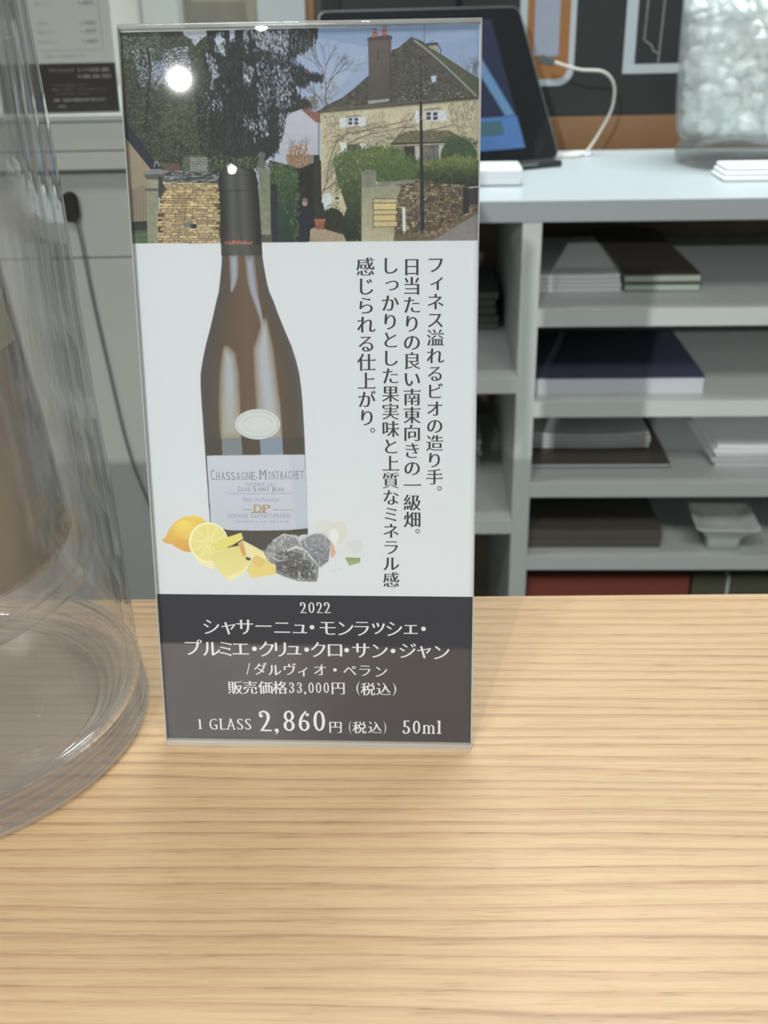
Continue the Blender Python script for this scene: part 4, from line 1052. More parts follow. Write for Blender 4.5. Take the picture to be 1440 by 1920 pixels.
rowtext([('プ', 361, 1214), ('ル', 396, 1216), ('ミ', 423, 1216), ('エ', 451, 1216), ('・', 477, 1216.5), ('ク', 500, 1217), ('リ', 526, 1217), ('ュ', 551, 1215), ('・', 575, 1218), ('ク', 597, 1218),
         ('ロ', 628, 1218), ('・', 650, 1219), ('サ', 677, 1219), ('ン', 711, 1220), ('・', 737, 1220.5), ('ジ', 764, 1220), ('ャ', 795, 1219), ('ン', 827, 1223)], 36)
rowtext([('ダ', 488, 1254), ('ル', 515, 1256), ('ヴ', 543, 1255), ('ィ', 569, 1257), ('オ', 600, 1256), ('・', 628, 1256), ('ペ', 656, 1257), ('ラ', 684, 1257), ('ン', 714, 1259)], 27)
rowtext([('販', 441, 1289), ('売', 469, 1289), ('価', 498, 1289), ('格', 525, 1289), ('円', 634, 1290), ('税', 690, 1292), ('込', 719, 1292)], 28.5)
rowtext([('円', 629, 1363), ('税', 674, 1364), ('込', 703, 1364)], 27)
T.build('title_lettering', LY, TXTW, SIGN, 'white Japanese wine name and price lines')
def latin(T_, s, boxes, y0, y1, kh=.022, kv=-.012):
    for ch, (xa, xb) in zip(s, boxes):
        ya, yb = y0, y1
        if ch == ',': ya, yb = y1 - (y1 - y0) * .16, y1 + (y1 - y0) * .2
        if ch == 'm': ya = y0 + (y1 - y0) * .32
        (u0, v1) = mm([(xa, ya)])[0]; (u1, v0) = mm([(xb, yb)])[0]
        if ch == ',':
            r = (u1 - u0) * .42; T_.dot((u0 + u1) / 2, v0 + (v1 - v0) * .66, r)
            cx, cy = (u0 + u1) / 2, v0 + (v1 - v0) * .66
            T_.add(np.array([(cx + r, cy), (cx + r * .9, cy - r * .9), (cx - r * .5, cy - r * 2.1), (cx - r * .7, cy - r * 1.95), (cx + r * .2, cy - r * .9), (cx, cy)]), np.array([(0, 5, 1), (5, 4, 1), (1, 4, 2), (4, 3, 2)])); continue
        T_.fit(ch, u0, u1, v0, v1, kh=kh, kv=kv, serif='latin')
        # ball terminals of the printed numerals
        w_, h_ = u1 - u0, v1 - v0
        balls = {'2': [(.17, .74)], '3': [(.17, .78), (.15, .22)], '5': [(.14, .2)], '6': [(.82, .80)]}.get(ch, [])
        for bx_, by_ in balls: T_.dot(u0 + bx_ * w_, v0 + by_ * h_, min(w_ * .15, h_ * .095))
T = Text()
latin(T, '2022', [(562, 575), (578, 590), (593, 605), (607, 620)], 1129, 1149.5)
latin(T, '33,000', [(542, 552), (556.5, 566.5), (569.5, 575), (578, 588.5), (592, 602.5), (606.5, 617)], 1279.5, 1299.5)
latin(T, '2,860', [(485, 510), (514, 524), (530.5, 553), (559, 581), (587, 610)], 1332, 1371)
latin(T, '1', [(371.5, 378.5)], 1348.5, 1367); latin(T, 'GLASS', [(392, 408), (410.5, 424), (424, 442), (444, 456.5), (459, 471.5)], 1347.5, 1368)
latin(T, '50ml', [(755, 769), (774, 788), (792, 816), (819.5, 827.5)], 1351, 1376)
for ch, xa, xb, ya, yb in (('(', 668, 675, 1278, 1304), (')', 736, 743, 1280, 1305), ('(', 654, 659, 1351, 1376), (')', 719, 724, 1352, 1377), ('/', 461, 470, 1243, 1265)):
    (u0, v1), (u1, v0) = mm([(xa, ya), (xb, yb)]); T.fit(ch, u0, u1, v0, v1, kh=.02, kv=.012 if ch != '/' else .01, serif='none')
T.build('price_lettering', LY, TXTW, SIGN, 'white numerals with 2,860 set largest')
# wording on the printed bottle label
def run(T_, s, xa, xb, y, h, slope=0.0, big=None, kh=.016, kv=0.0):
    ws = [(.55 if c == ' ' else (.45 if c in 'Ili.-' else 1.0)) * (1.0 if not big or c not in big else 1.15) for c in s]; tot = sum(ws); x = xa
    for c, w in zip(s, ws):
        dx = (xb - xa) * w / tot
        if c != ' ':
            yy = y + slope * (x - xa)
            if c == '-': ya, yb = yy - h * .35, yy - h * .25
            elif c.islower() and c not in 'ldbhktfyi': ya, yb = yy - h * .68, yy
            else: ya, yb = yy - h, yy
            if big and x - xa in (0,): ya = yy - h * 1.3
            (u0, v1), (u1, v0) = mm([(x + dx * .08, ya), (x + dx * .92, yb)]); T_.fit(c, u0, u1, v0, v1, kh=kh, kv=kv, serif='latin')
        x += dx
T = Text()
run(T, 'C', 394, 404, 900, 19); run(T, 'HASSAGNE-', 404, 484, 900, 15); run(T, 'M', 484, 502, 899, 18); run(T, 'ONTRACHET', 502, 570, 899, 15, -.02)
run(T, 'C', 445, 452, 921, 9); run(T, 'LOS ', 452, 473, 921, 7); run(T, 'S', 474, 481, 921, 9); run(T, 'AINT ', 483, 509, 921, 7); run(T, 'J', 509, 514, 922, 9); run(T, 'EAN', 514, 532, 921, 7)
T.build('label_title_lettering', LY, TXTG, SIGN, 'grey wine name on the pictured bottle label')
T = Text()
run(T, 'PREMIER CRU', 460, 517, 911, 6, kh=.02, kv=.012); run(T, 'Mise du Domaine', 456, 523, 940, 7, kh=.02, kv=.012); run(T, 'DOMAINE DARVIOT-PERRIN', 427, 545, 971, 7.5, kh=.02, kv=.01)
run(T, 'APPELLATION CHASSAGNE MONTRACHET CONTROLEE', 428, 547, 927, 3, kh=.02, kv=.014); run(T, 'PRODUCT OF FRANCE', 440, 543, 979.5, 3, kh=.02, kv=.014)
T.build('label_small_lettering', LY, mat('very_pale_grey_ink', (146, 150, 164), .6, .3, noise=0), SIGN)
T = Text()
run(T, 'D', 474, 493, 961, 15, kh=.01, kv=-.02); run(T, 'P', 489, 509, 960, 14, kh=.01, kv=-.02)
(u0, v1), (u1, v0) = mm([(470, 960), (500, 961.3)]); T.add(np.array([(u0, v1), (u1, v1), (u1, v0), (u0, v0)]), np.array([(0, 1, 2), (0, 2, 3)]))
(u0, v1), (u1, v0) = mm([(456, 955), (473, 956)]); T.add(np.array([(u0, v1), (u1, v1), (u1, v0), (u0, v0)]), np.array([(0, 1, 2), (0, 2, 3)]))
(u0, v1), (u1, v0) = mm([(512, 955.4), (551, 956.4)]); T.add(np.array([(u0, v1), (u1, v1), (u1, v0), (u0, v0)]), np.array([(0, 1, 2), (0, 2, 3)]))
T.build('label_monogram', LY, TXTO, SIGN, 'gold monogram between two thin rules')

# ---- clear holder: folded sheet with front and rear walls, polished edges and a rear foot
HOLD = tag(empty('acrylic_sign_holder', mat=SIGN_M), 'slanted clear acrylic sign holder standing on the wooden counter', 'sign holder')
Wm, Lm = S_W, S_L
box('front_panel', 0.0004, Wm - 0.0004, -0.0002, 0.0011, 0.0012, Lm - 0.0015, SHEET, HOLD)
box('rear_panel', 0.0004, Wm - 0.0004, 0.0024, 0.0036, 0.0012, Lm - 0.0015, SHEET, HOLD)
for x0 in (0.0, Wm - 0.0004):
    o = box('polished_edge', x0, x0 + 0.0004, -0.0002, 0.0036, 0.001, Lm - 0.0012, EDGEM, HOLD)
# rounded fold along the top
bm = bmesh.new(); seg = 14; vs0, vs1 = [], []
for k in range(seg + 1):
    a = math.pi * k / seg; y = 0.0017 - 0.0019 * math.cos(a); z = Lm - 0.0015 + 0.0015 * math.sin(a)
    vs0.append(bm.verts.new((0, y, z))); vs1.append(bm.verts.new((Wm, y, z)))
for k in range(seg): bm.faces.new((vs0[k], vs1[k], vs1[k + 1], vs0[k + 1]))
bm.faces.new(vs0[::-1]); bm.faces.new(vs1); bm.faces.new((vs0[0], vs0[-1], vs1[-1], vs1[0]))
bm_obj('top_fold', bm, FOLD, HOLD, True)
box('bottom_ledge', 0.0, Wm, -0.0003, 0.0036, -0.0004, 0.0017, LEDGEM, HOLD, 0.0004)
# foot lies flat on the counter behind the card
bm = bmesh.new(); box_bm(bm, 0.0, Wm, 0.0, 0.052, 0.0, 0.0018, 0.0004)
ft = bm_obj('foot', bm, SHEET, HOLD)
ft.rotation_euler = (S_LEAN, 0, 0); ft.location = (0, 0.0026, 0.0006)
ft.rotation_euler = (-S_LEAN * -1, 0, 0)

# ------------------------------------------------------------------ clear double-walled wine cooler with a bottle in it
KX, KY = -0.15226, 0.29694
ck = tag(empty('wine_cooler', (KX, KY, 0)), 'large clear acrylic double-walled wine cooler left of the printed card', 'wine cooler')
_t = 0.0028
wall = [(0.0684, 0.0136), (0.0680, 0.0190), (0.0676, 0.040), (0.0670, 0.080), (0.0656, 0.110), (0.0651, 0.143), (0.0648, 0.170), (0.0640, 0.192), (0.0630, 0.216), (0.0626, 0.238),
        (0.0606, 0.238), (0.0604, 0.216), (0.0612, 0.192), (0.0619, 0.170), (0.0622, 0.143), (0.0628, 0.110), (0.0641, 0.080), (0.0646, 0.040), (0.0642, 0.0165), (0.0642, 0.0136)]
lathe('outer_wall', wall, ACRYL, ck, 128, closed=True)
base = [(0.0, 0.0004), (0.0660, 0.0004)]
for rc, zc, rr_ in ((0.0680, 0.0022, .0018), (0.0676, 0.0062, .0013), (0.0674, 0.0095, .0012)):       # stacked ridges of the foot
    base += [(rc + rr_ * math.cos(a), zc + rr_ * math.sin(a)) for a in np.linspace(-1.35, 1.35, 9)]
base += [(0.0684, 0.0118), (0.0684, 0.0132), (0.0644, 0.0132)]
for rc, zc, rr_ in ((0.0626, 0.0108, .0016), (0.0598, 0.0080, .0014), (0.0570, 0.0056, .0013), (0.0540, 0.0040, .0012)):   # inner steps
    base += [(rc + rr_ * math.cos(a), zc + rr_ * math.sin(a)) for a in np.linspace(0.2, 2.9, 9)]
base += [(0.0515, 0.0030), (0.0, 0.0030)]
base = [(float(a), float(b)) for a, b in base]
lathe('base_ring', base, ACRYLB, ck, 384)
inner = [(0.0, 0.0500), (0.0400, 0.0500), (0.0520, 0.0515), (0.0574, 0.0560), (0.0592, 0.0640), (0.0596, 0.090), (0.0592, 0.140), (0.0586, 0.190), (0.0596, 0.232), (0.0626, 0.2395), (0.0626, 0.2410),
         (0.0590, 0.2405), (0.0572, 0.234), (0.0566, 0.190), (0.0572, 0.140), (0.0576, 0.090), (0.0570, 0.066), (0.0552, 0.0595), (0.0500, 0.0556), (0.0400, 0.0540), (0.0, 0.0540)]
lathe('inner_cup', inner, ACRYL, ck, 128)
btl = tag(empty('wine_bottle', (-0.1385, 0.2955, 0.0605)), 'dark wine bottle with a pale green label, tilted inside the clear wine cooler', 'bottle')
btl.rotation_euler = (0, math.radians(-6.0), 0)
BGLASS = mat('dark_bottle_glass', (66, 60, 52), 0.10, 0.6, noise=0.05, coat=0.5)
LABELM = mat('pale_green_label_paper', (196, 205, 176), 0.6, 0.3, noise=0.02)
bp_ = [(0, 0.010), (0.020, 0.006), (0.034, 0.0), (0.0385, 0.0015), (0.0410, 0.006), (0.0412, 0.02), (0.0412, 0.150), (0.0400, 0.170), (0.0340, 0.192), (0.0240, 0.215), (0.0172, 0.235), (0.0148, 0.255), (0.0145, 0.286),
       (0.0160, 0.287), (0.0160, 0.297), (0.0145, 0.299), (0.0, 0.299)]
lathe('glass_body', bp_, BGLASS, btl, 96)
def arc_sheet(name, r, z0, z1, a0, a1, material, parent, th=0.00015, seg=48):
    bm = bmesh.new(); g = []
    for k in range(seg + 1):
        a = math.radians(a0 + (a1 - a0) * k / seg)
        g.append([bm.verts.new((rr * math.cos(a), rr * math.sin(a), z)) for rr, z in ((r, z0), (r + th, z0), (r + th, z1), (r, z1))])
    for k in range(seg):
        for i in range(4): bm.faces.new((g[k][i], g[k + 1][i], g[k + 1][(i + 1) % 4], g[k][(i + 1) % 4]))
    bm.faces.new(g[0]); bm.faces.new(g[-1][::-1])
    return bm_obj(name, bm, material, parent, True)
arc_sheet('label', 0.0412, 0.069, 0.148, -165, 2, LABELM, btl)
lathe('capsule', [(0.0, 0.3003), (0.0150, 0.3003), (0.0164, 0.298), (0.0164, 0.286), (0.0150, 0.285), (0.0152, 0.252), (0.0176, 0.236), (0.0174, 0.236)], mat('black_foil_capsule', (48, 46, 46), 0.35, 0.5), btl, 48)

# ------------------------------------------------------------------ white open shelf unit behind the counter
SX, SY, SYAW = 0.15335, 1.15, -0.03951
DEP = 0.378
UL, UR = -0.20, 0.46          # left and right ends, in the unit's own frame
TOPZ = 0.0212
LV = [(-0.0958, -0.1162), (-0.2034, -0.2228), (-0.3054, -0.3245), (-0.4038, -0.4232)]
LL = [(-0.1744, -0.1935), (-0.3548, -0.3732)]
unit = tag(empty('shelf_unit', (SX, SY, 0), SYAW), 'white open shelf unit with papers on its shelves, behind the wooden counter', 'shelf unit')
box('top_board', UL, UR, -0.002, DEP, -0.0016, TOPZ, WHITE, unit, 0.0008)
box('divider', 0.0, 0.0208, 0.0, DEP - .008, FLZ, -0.0016, GREYWHITE, unit, 0.0006)
box('side_panel', UL, UL + .02, 0.0, DEP - .008, FLZ, -0.0016, GREYWHITE, unit, 0.0006)
box('side_panel', UR - .02, UR, 0.0, DEP - .008, FLZ, -0.0016, GREYWHITE, unit, 0.0006)
box('back_board', UL + .02, UR - .02, DEP - .008, DEP, FLZ, -0.0016, DARKIN, unit)
for a, b in LV: box('shelf', 0.0208, UR - .02, 0.0, DEP - .008, b, a, GREYWHITE, unit, 0.0006)
for a, b in LL: box('shelf', UL + .02, 0.0, 0.0, DEP - .008, b, a, GREYWHITE, unit, 0.0006)

def at(x, y, z):
    v = Matrix.Rotation(SYAW, 4, 'Z') @ Vector((x, y, 0)); return (SX + v.x, SY + v.y, z)
def book(name, label, cat, x0, x1, y0, y1, z, h, cover, rz=0.0, group=None, pages=PAGES, base=True):
    """soft cover over a block of paper"""
    w, d = x1 - x0, y1 - y0
    t = tag(empty(name, at((x0 + x1) / 2, y0, z), SYAW + rz), label, cat, group)
    c = min(0.0012, h * .2)
    box('page_block', -w / 2, w / 2 - .001, 0.0008, d - .001, c if base else 0, h - c, pages, t)
    box('front_cover', -w / 2, w / 2, 0, d, h - c, h, cover, t)
    if base: box('back_cover', -w / 2, w / 2, 0, d, 0, c, cover, t)
    return t
def sheaf(name, label, x0, x1, y0, y1, z, n, dz, material, sag=0.0, rz=0.0, jitter=.003, cat='papers'):
    """loose pile: a few slightly shifted, gently curled wads of paper"""
    w, d = x1 - x0, y1 - y0
    t = tag(empty(name, at((x0 + x1) / 2, y0, z), SYAW + rz), label, cat)
    for k in range(n):
        vs, fs = [], []; nx = 8
        jx, jy = (random.random() - .5) * jitter * 2, (random.random() - .5) * jitter
        for top in (0, 1):
            for j in (0, 1):
                for i in range(nx + 1):
                    s = i / nx; zz = sag * (2 * s - 1) ** 2 * (.3 + k / n) + dz * k + (dz * .86 if top else 0)
                    vs.append((-w / 2 + jx + s * w, jy + j * d, zz))
        o = nx + 1
        for i in range(nx):
            fs += [(2 * o + i, 2 * o + i + 1, 3 * o + i + 1, 3 * o + i), (i, o + i, o + i + 1, i + 1), (i, i + 1, 2 * o + i + 1, 2 * o + i), (o + i, 3 * o + i, 3 * o + i + 1, o + i + 1)]
        fs += [(0, 2 * o, 3 * o, o), (nx, o + nx, 3 * o + nx, 2 * o + nx)]
        mesh_obj('paper_wad', vs, fs, material, t)
    return t
z1, z2, z3, z4 = [a for a, b in LV]
e_ = 0.0003
sheaf('paper_pile', 'pile of white papers at the left of the top right-hand shelf', 0.0255, 0.1215, 0.072, 0.28, z1 + e_, 4, 0.0052, PAPER, 0.0006)
for k in range(2):
    book('magazine', ['dark covered magazine with pale green edges, lying under another on the top shelf', 'dark covered magazine, uppermost of the two on the top shelf'][k], 'magazine',
         0.127, 0.2125 + k * .002, 0.070 + k * .006, 0.345, z1 + e_ + k * .0092, 0.009, CHAR, -.02 + k * .03, pages=mat('pale_green_paper', (176, 190, 176), .8, .2))
book('catalogue', 'wide navy covered catalogue with white page edges on the second shelf', 'catalogue', 0.0215, 0.2180, 0.024, 0.215, z2 + e_, 0.020, NAVY, base=False)
book('document_folder', 'flat charcoal folder carrying a curled white paper pile on the third shelf', 'folder', 0.0215, 0.1935, 0.043, 0.225, z3 + e_, 0.006, CHAR)
sheaf('leaflet_pile', 'curled white leaflets lying on the charcoal folder of the third shelf', 0.030, 0.178, 0.092, 0.205, z3 + e_ + .0062, 4, 0.0048, PAPER, 0.0035)
sheaf('envelope_stack', 'pale envelopes stacked at the right of the third shelf', 0.246, 0.330, 0.045, 0.17, z3 + e_, 5, 0.006, PAPER, 0.0008)
for k in range(1):
    bx = tag(empty('presentation_box', at(0.1045, 0.022, z4 + e_), SYAW), 'black presentation box on the lowest visible shelf', 'box')
    box('tray', -0.0825, 0.0825, 0, 0.15, 0, 0.012, CHAR, bx, .001); box('lid', -0.0832, 0.0832, -.0006, 0.1506, 0.0122, 0.024, CHAR, bx, .0012)
# square flared dish with a foot, seen from above on the lowest shelf
dish = tag(empty('square_dish', at(0.263, 0.034, z4 + e_), SYAW - .05), 'small square white ceramic dish on a narrow foot, beside the black box', 'dish')
def ring4(w, z, r=.004, n=5):
    pts = []
    for (sx_, sy_, a0) in ((1, 1, 0), (-1, 1, 90), (-1, -1, 180), (1, -1, 270)):
        for k in range(n):
            a = math.radians(a0 + 90 * k / (n - 1)); pts.append((sx_ * (w / 2 - r) + r * math.cos(a), sy_ * (w / 2 - r) + r * math.sin(a), z))
    return pts
lv = [(0.040, 0.0), (0.041, .014), (0.048, .020), (0.064, .030), (0.075, .0345), (0.077, .0368), (0.0735, .0366), (0.060, .030), (0.034, .024), (0.006, .0225)]
vs, fs = [], []; nn_ = 20
for w, z in lv: vs += ring4(w, z, min(.006, w * .25))
for i in range(len(lv) - 1):
    for k in range(nn_): fs.append((i * nn_ + k, i * nn_ + (k + 1) % nn_, (i + 1) * nn_ + (k + 1) % nn_, (i + 1) * nn_ + k))
fs.append(tuple(range(nn_))[::-1]); fs.append(tuple(range((len(lv) - 1) * nn_, len(lv) * nn_)))
mesh_obj('bowl', vs, fs, CERAMIC, dish, True)
# red and olive boards filling the bottom bay
tag(box('red_board', 0.0, 0.205, 0, 0.012, 0, 0.30, RED), 'dull red board standing in the bottom bay of the shelf unit', 'board')
o = bpy.data.objects['red_board']; o.location = at(0.0255, 0.03, FLZ + .2); o.rotation_euler = (0, 0, SYAW); o.scale = (1, 1, 1)
for nm, xx, ww, lab in (('olive_board', 0.2345, 0.042, 'narrow dark olive board next to the red board, bottom bay'), ('olive_board', 0.282, 0.14, 'wide dark olive board at the right of the bottom bay')):
    b = tag(box(nm, 0.0, ww, 0, 0.012, 0, 0.30, DGREEN), lab, 'board'); b.location = at(xx, 0.032, FLZ + .2); b.rotation_euler = (0, 0, SYAW)
b = tag(box('divider_strip', 0, 0.0038, 0, 0.012, 0, 0.30, GREYWHITE), 'thin pale strip between the two olive boards', 'strip'); b.location = at(0.2772, 0.031, FLZ + .2); b.rotation_euler = (0, 0, SYAW)
box('bottom_shelf', 0.0208, UR - .02, 0.0, DEP - .008, FLZ + .18, FLZ + .1995, GREYWHITE, unit, 0.0006)
# left bays
sheaf('cardboard_stack', 'grey card stack in the upper left bay of the shelf unit', -0.15, -0.012, 0.19, 0.33, LL[0][0] + e_, 5, 0.010, mat('grey_cardboard', (120, 122, 118), .8, .2), 0.0)
sheaf('flyer_stack', 'pale grey flyers in the lower left bay of the shelf unit', -0.15, -0.030, 0.16, 0.33, LL[1][0] + e_, 5, 0.008, mat('pale_grey_card', (168, 168, 160), .8, .2), 0.0)

# ---- things on top of the unit
TZ = TOPZ + .0002
a_, l_ = math.radians(24), math.radians(33)
tx = Vector((math.cos(a_), math.sin(a_), 0)); tn = Vector((-math.sin(a_), math.cos(a_), 0)); tu = Vector((0, 0, 1)) * math.cos(l_) + tn * math.sin(l_)
tb = tu.cross(tx) * -1 if (tu.cross(tx)).dot(tn) < 0 else tu.cross(tx)
TW, TH, TT = 0.275, 0.205, 0.009
tbr = Vector((0.229, 1.39, 0.0300)); torg = tbr - tx * TW
TM = Matrix(((tx.x, tb.x, tu.x, torg.x), (tx.y, tb.y, tu.y, torg.y), (tx.z, tb.z, tu.z, torg.z), (0, 0, 0, 1)))
tab = tag(empty('tablet', mat=TM), 'black tablet leaning back on the white shelf unit, screen lit dark blue', 'tablet')
bm = bmesh.new()
def rrect(w, h, r, n=6):
    pts = []
    for cx, cy, a0 in ((w - r, h - r, 0), (r, h - r, 90), (r, r, 180), (w - r, r, 270)):
        for k in range(n): a = math.radians(a0 + 90 * k / (n - 1)); pts.append((cx + r * math.cos(a), cy + r * math.sin(a)))
    return pts
def slab(name, w, h, r, y0, y1, material, parent, off=(0, 0)):
    P = rrect(w, h, r); n = len(P)
    vs = [(x + off[0], y0, z + off[1]) for x, z in P] + [(x + off[0], y1, z + off[1]) for x, z in P]
    fs = [tuple(range(n)), tuple(range(n, 2 * n))[::-1]] + [(k, n + k, n + (k + 1) % n, (k + 1) % n) for k in range(n)]
    o = mesh_obj(name, vs, fs, material, parent)
    bm = bmesh.new(); bm.from_mesh(o.data); bmesh.ops.recalc_face_normals(bm, faces=bm.faces); bm.to_mesh(o.data); bm.free()
    return o
bm.free()
slab('casing', TW, TH, 0.012, 0.0008, TT, DARKG, tab)
slab('bezel', TW - .003, TH - .003, 0.011, 0.0, 0.0012, mat('glossy_black_glass', (26, 28, 30), .06, .6, noise=0), tab, (.0015, .0015))
scr = slab('screen', TW - .072, TH - .034, 0.002, -0.0004, 0.0004, emit_mat('navy_screen_glow', (34, 38, 52), 0.2), tab, (.026, .017))
UI1 = emit_mat('blue_screen_panel', (60, 86, 124), 0.22); UI2 = emit_mat('teal_screen_button', (52, 74, 82), 0.2)
slab('screen_panel', TW - .072, 0.042, 0.001, -0.0007, -0.0002, UI1, scr, (.026, .017))
slab('screen_button', 0.040, 0.018, 0.002, -0.0010, -0.0005, UI2, scr, (TW - .046 - .064, .036))
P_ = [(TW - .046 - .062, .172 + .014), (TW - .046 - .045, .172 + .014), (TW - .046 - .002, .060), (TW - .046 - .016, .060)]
mesh_obj('reflection_band', [(x, -0.0006, z) for x, z in P_], [(0, 1, 2, 3)], emit_mat('painted_screen_reflection', (72, 98, 124), 0.2), scr)  # reflection on the screen glass, put in as a pale glowing band
# easel leg and lip that hold it up
vsr = torg + tx * (TW / 2) + tu * (TH * .62) + tb * TT
leg = tag(empty('tablet_stand', (0, 0, 0)), 'black easel stand under the leaning tablet', 'stand')
ft_ = Vector((vsr.x, vsr.y, TZ)) + tn * 0.012
side = tx * 0.03
bm = bmesh.new()
q = [vsr - side, vsr + side, ft_ + side, ft_ - side]
f1 = [bm.verts.new(v + tb * .0008) for v in q]; f2 = [bm.verts.new(v + tb * .0008 + tn * .003) for v in q]
for v in (f2[2], f2[3], f1[2], f1[3]): v.co.z = TZ
bm.faces.new(f1); bm.faces.new(f2[::-1])
for k in range(4): bm.faces.new((f1[k], f2[k], f2[(k + 1) % 4], f1[(k + 1) % 4]))
bm_obj('rear_leg', bm, DARKP, leg)

lip = box('front_lip', -0.004 + .10, TW - .004, -0.012, 0.030, 0, 0.0078, DARKP, leg, .002)
lip.matrix_world = Matrix(((tx.x, tn.x, 0, torg.x), (tx.y, tn.y, 0, torg.y), (0, 0, 1, TZ), (0, 0, 0, 1)))

box('metal_strip', .19, .235, -0.0126, -0.0119, 0.005, 0.0066, METAL, leg).matrix_world = lip.matrix_world.copy()

cb = tag(empty('charging_cable', (0, 0, 0)), 'pale charging cable looping from the tablet edge down to the white shelf top', 'cable')
tube('cord', [(0.2250, 1.463, 0.1375), (0.2420, 1.462, 0.1320), (0.2620, 1.462, 0.1270), (0.2907, 1.464, 0.1240), (0.3060, 1.468, 0.1080), (0.3060, 1.47, 0.0800), (0.2930, 1.47, 0.0520), (0.2780, 1.466, 0.0300), (0.268, 1.46, 0.0238), (0.25, 1.45, 0.0232), (0.235, 1.455, 0.0232), (0.228, 1.46, 0.0232)], 0.0019, CABLEM, cb)
pg = box('plug', -.011, .008, -.003, .003, -.0055, .0055, DARKG, cb, .0015); pg.location = (0.2190, 1.462, 0.1385); pg.rotation_euler = (0, math.radians(16), 0)
ad = tag(empty('power_adapter', at(-0.0300, 0.088, TZ), SYAW), 'white rounded power adapter in front of the tablet', 'adapter')
box('housing', -0.042, 0.0365, 0, 0.052, 0, 0.0205, PLASTICW, ad, 0.0045, 4)
box('seam_ring', -0.0424, 0.0369, -0.0002, 0.0522, 0.0098, 0.0104, GREYWHITE, ad, 0.0001, 1)
hl = tag(tube('cable_coil', [at(.085, .33, TZ + .002), at(.10, .345, TZ + .002), at(.118, .335, TZ + .002), at(.112, .318, TZ + .002), at(.095, .320, TZ + .002), at(.078, .326, TZ + .002)], .0018, PLASTICW), 'short white cable curled on the shelf top near the wooden strip', 'cable')

bk = tag(empty('ice_bucket', at(0.292, 0.245, TZ)), 'clear bucket full of ice at the right end of the white shelf top', 'bucket')
bprof = [(0.0, 0.0), (0.074, 0.0), (0.081, 0.004), (0.083, 0.012), (0.080, 0.020), (0.0765, 0.026), (0.0800, 0.032), (0.0840, 0.040), (0.0870, 0.075), (0.0890, 0.13), (0.0895, 0.215), (0.0925, 0.219), (0.0895, 0.222),
         (0.0865, 0.218), (0.0860, 0.13), (0.0840, 0.075), (0.080, 0.044), (0.074, 0.038), (0.0, 0.036)]
lathe('pail', bprof, BUCKET, bk, 96)
ICE = bpy.data.materials.new('wet_ice'); nt, N, L, b = nodes(ICE)
b.inputs['Base Color'].default_value = (0.94, 0.97, 0.96, 1); b.inputs['Roughness'].default_value = 0.3
b.inputs['Transmission Weight'].default_value = 0.1; b.inputs['IOR'].default_value = 1.31; b.inputs['Specular IOR Level'].default_value = .6
_ip = [(0, .039), (.076, .039), (.0835, .075), (.0855, .13), (.0858, .176), (.06, .186), (0, .19)]
bm = bmesh.new(); seg = 40; rows = 36; vsr_ = []
prof = np.array(_ip[1:]); tt = np.r_[0, np.cumsum(np.hypot(*np.diff(prof, axis=0).T))]; tt /= tt[-1]
for i in range(rows + 1):
    r = np.interp(i / rows, tt, prof[:, 0]); z = np.interp(i / rows, tt, prof[:, 1]); row = []
    for k in range(seg):
        a = 2 * math.pi * k / seg; j = random.random()
        top = max(0, (i / rows - .62)) * 2.6
        rr = max(r - .016 - j * .006, 0.0005); row.append(bm.verts.new((rr * math.cos(a), rr * math.sin(a), z + (random.random() - .5) * .012 * min(top, 1))))
    vsr_.append(row)
for i in range(rows):
    for k in range(seg): bm.faces.new((vsr_[i][k], vsr_[i][(k + 1) % seg], vsr_[i + 1][(k + 1) % seg], vsr_[i + 1][k]))
bm.faces.new(vsr_[0][::-1]); bm.faces.new(vsr_[-1])
for k in range(620):
    a = random.random() * 2 * math.pi; zz = .046 + random.random() * .148
    r_ = (.058 + random.random() * .014) if zz < .178 else random.random() * .068
    sz = .007 + random.random() * .007
    mt = Matrix.Translation((r_ * math.cos(a), r_ * math.sin(a), zz)) @ Matrix.Rotation(random.random() * 3, 4, Vector((random.random(), random.random(), random.random())).normalized()) @ Matrix.Diagonal((sz, sz, sz * .8, 1))
    bmesh.ops.create_icosphere(bm, subdivisions=1, radius=1.0, matrix=mt)
ice = bm_obj('crushed_ice', bm, ICE, None, False); ice.location = at(0.292, 0.245, TZ)
tag(ice, 'crushed ice filling the clear bucket', 'ice', kind='stuff')
# folded cloth in front of the bucket
tw = tag(empty('folded_towel', at(0.300, 0.098, TZ), SYAW), 'folded white cloth lying in front of the ice bucket', 'towel')
for k in range(3):
    box('fold_layer', -0.068 + k * .002, 0.10, 0.0 + k * .003, 0.058 - k * .002, k * .0052, k * .0052 + .005, TOWEL, tw, .0022, 3)

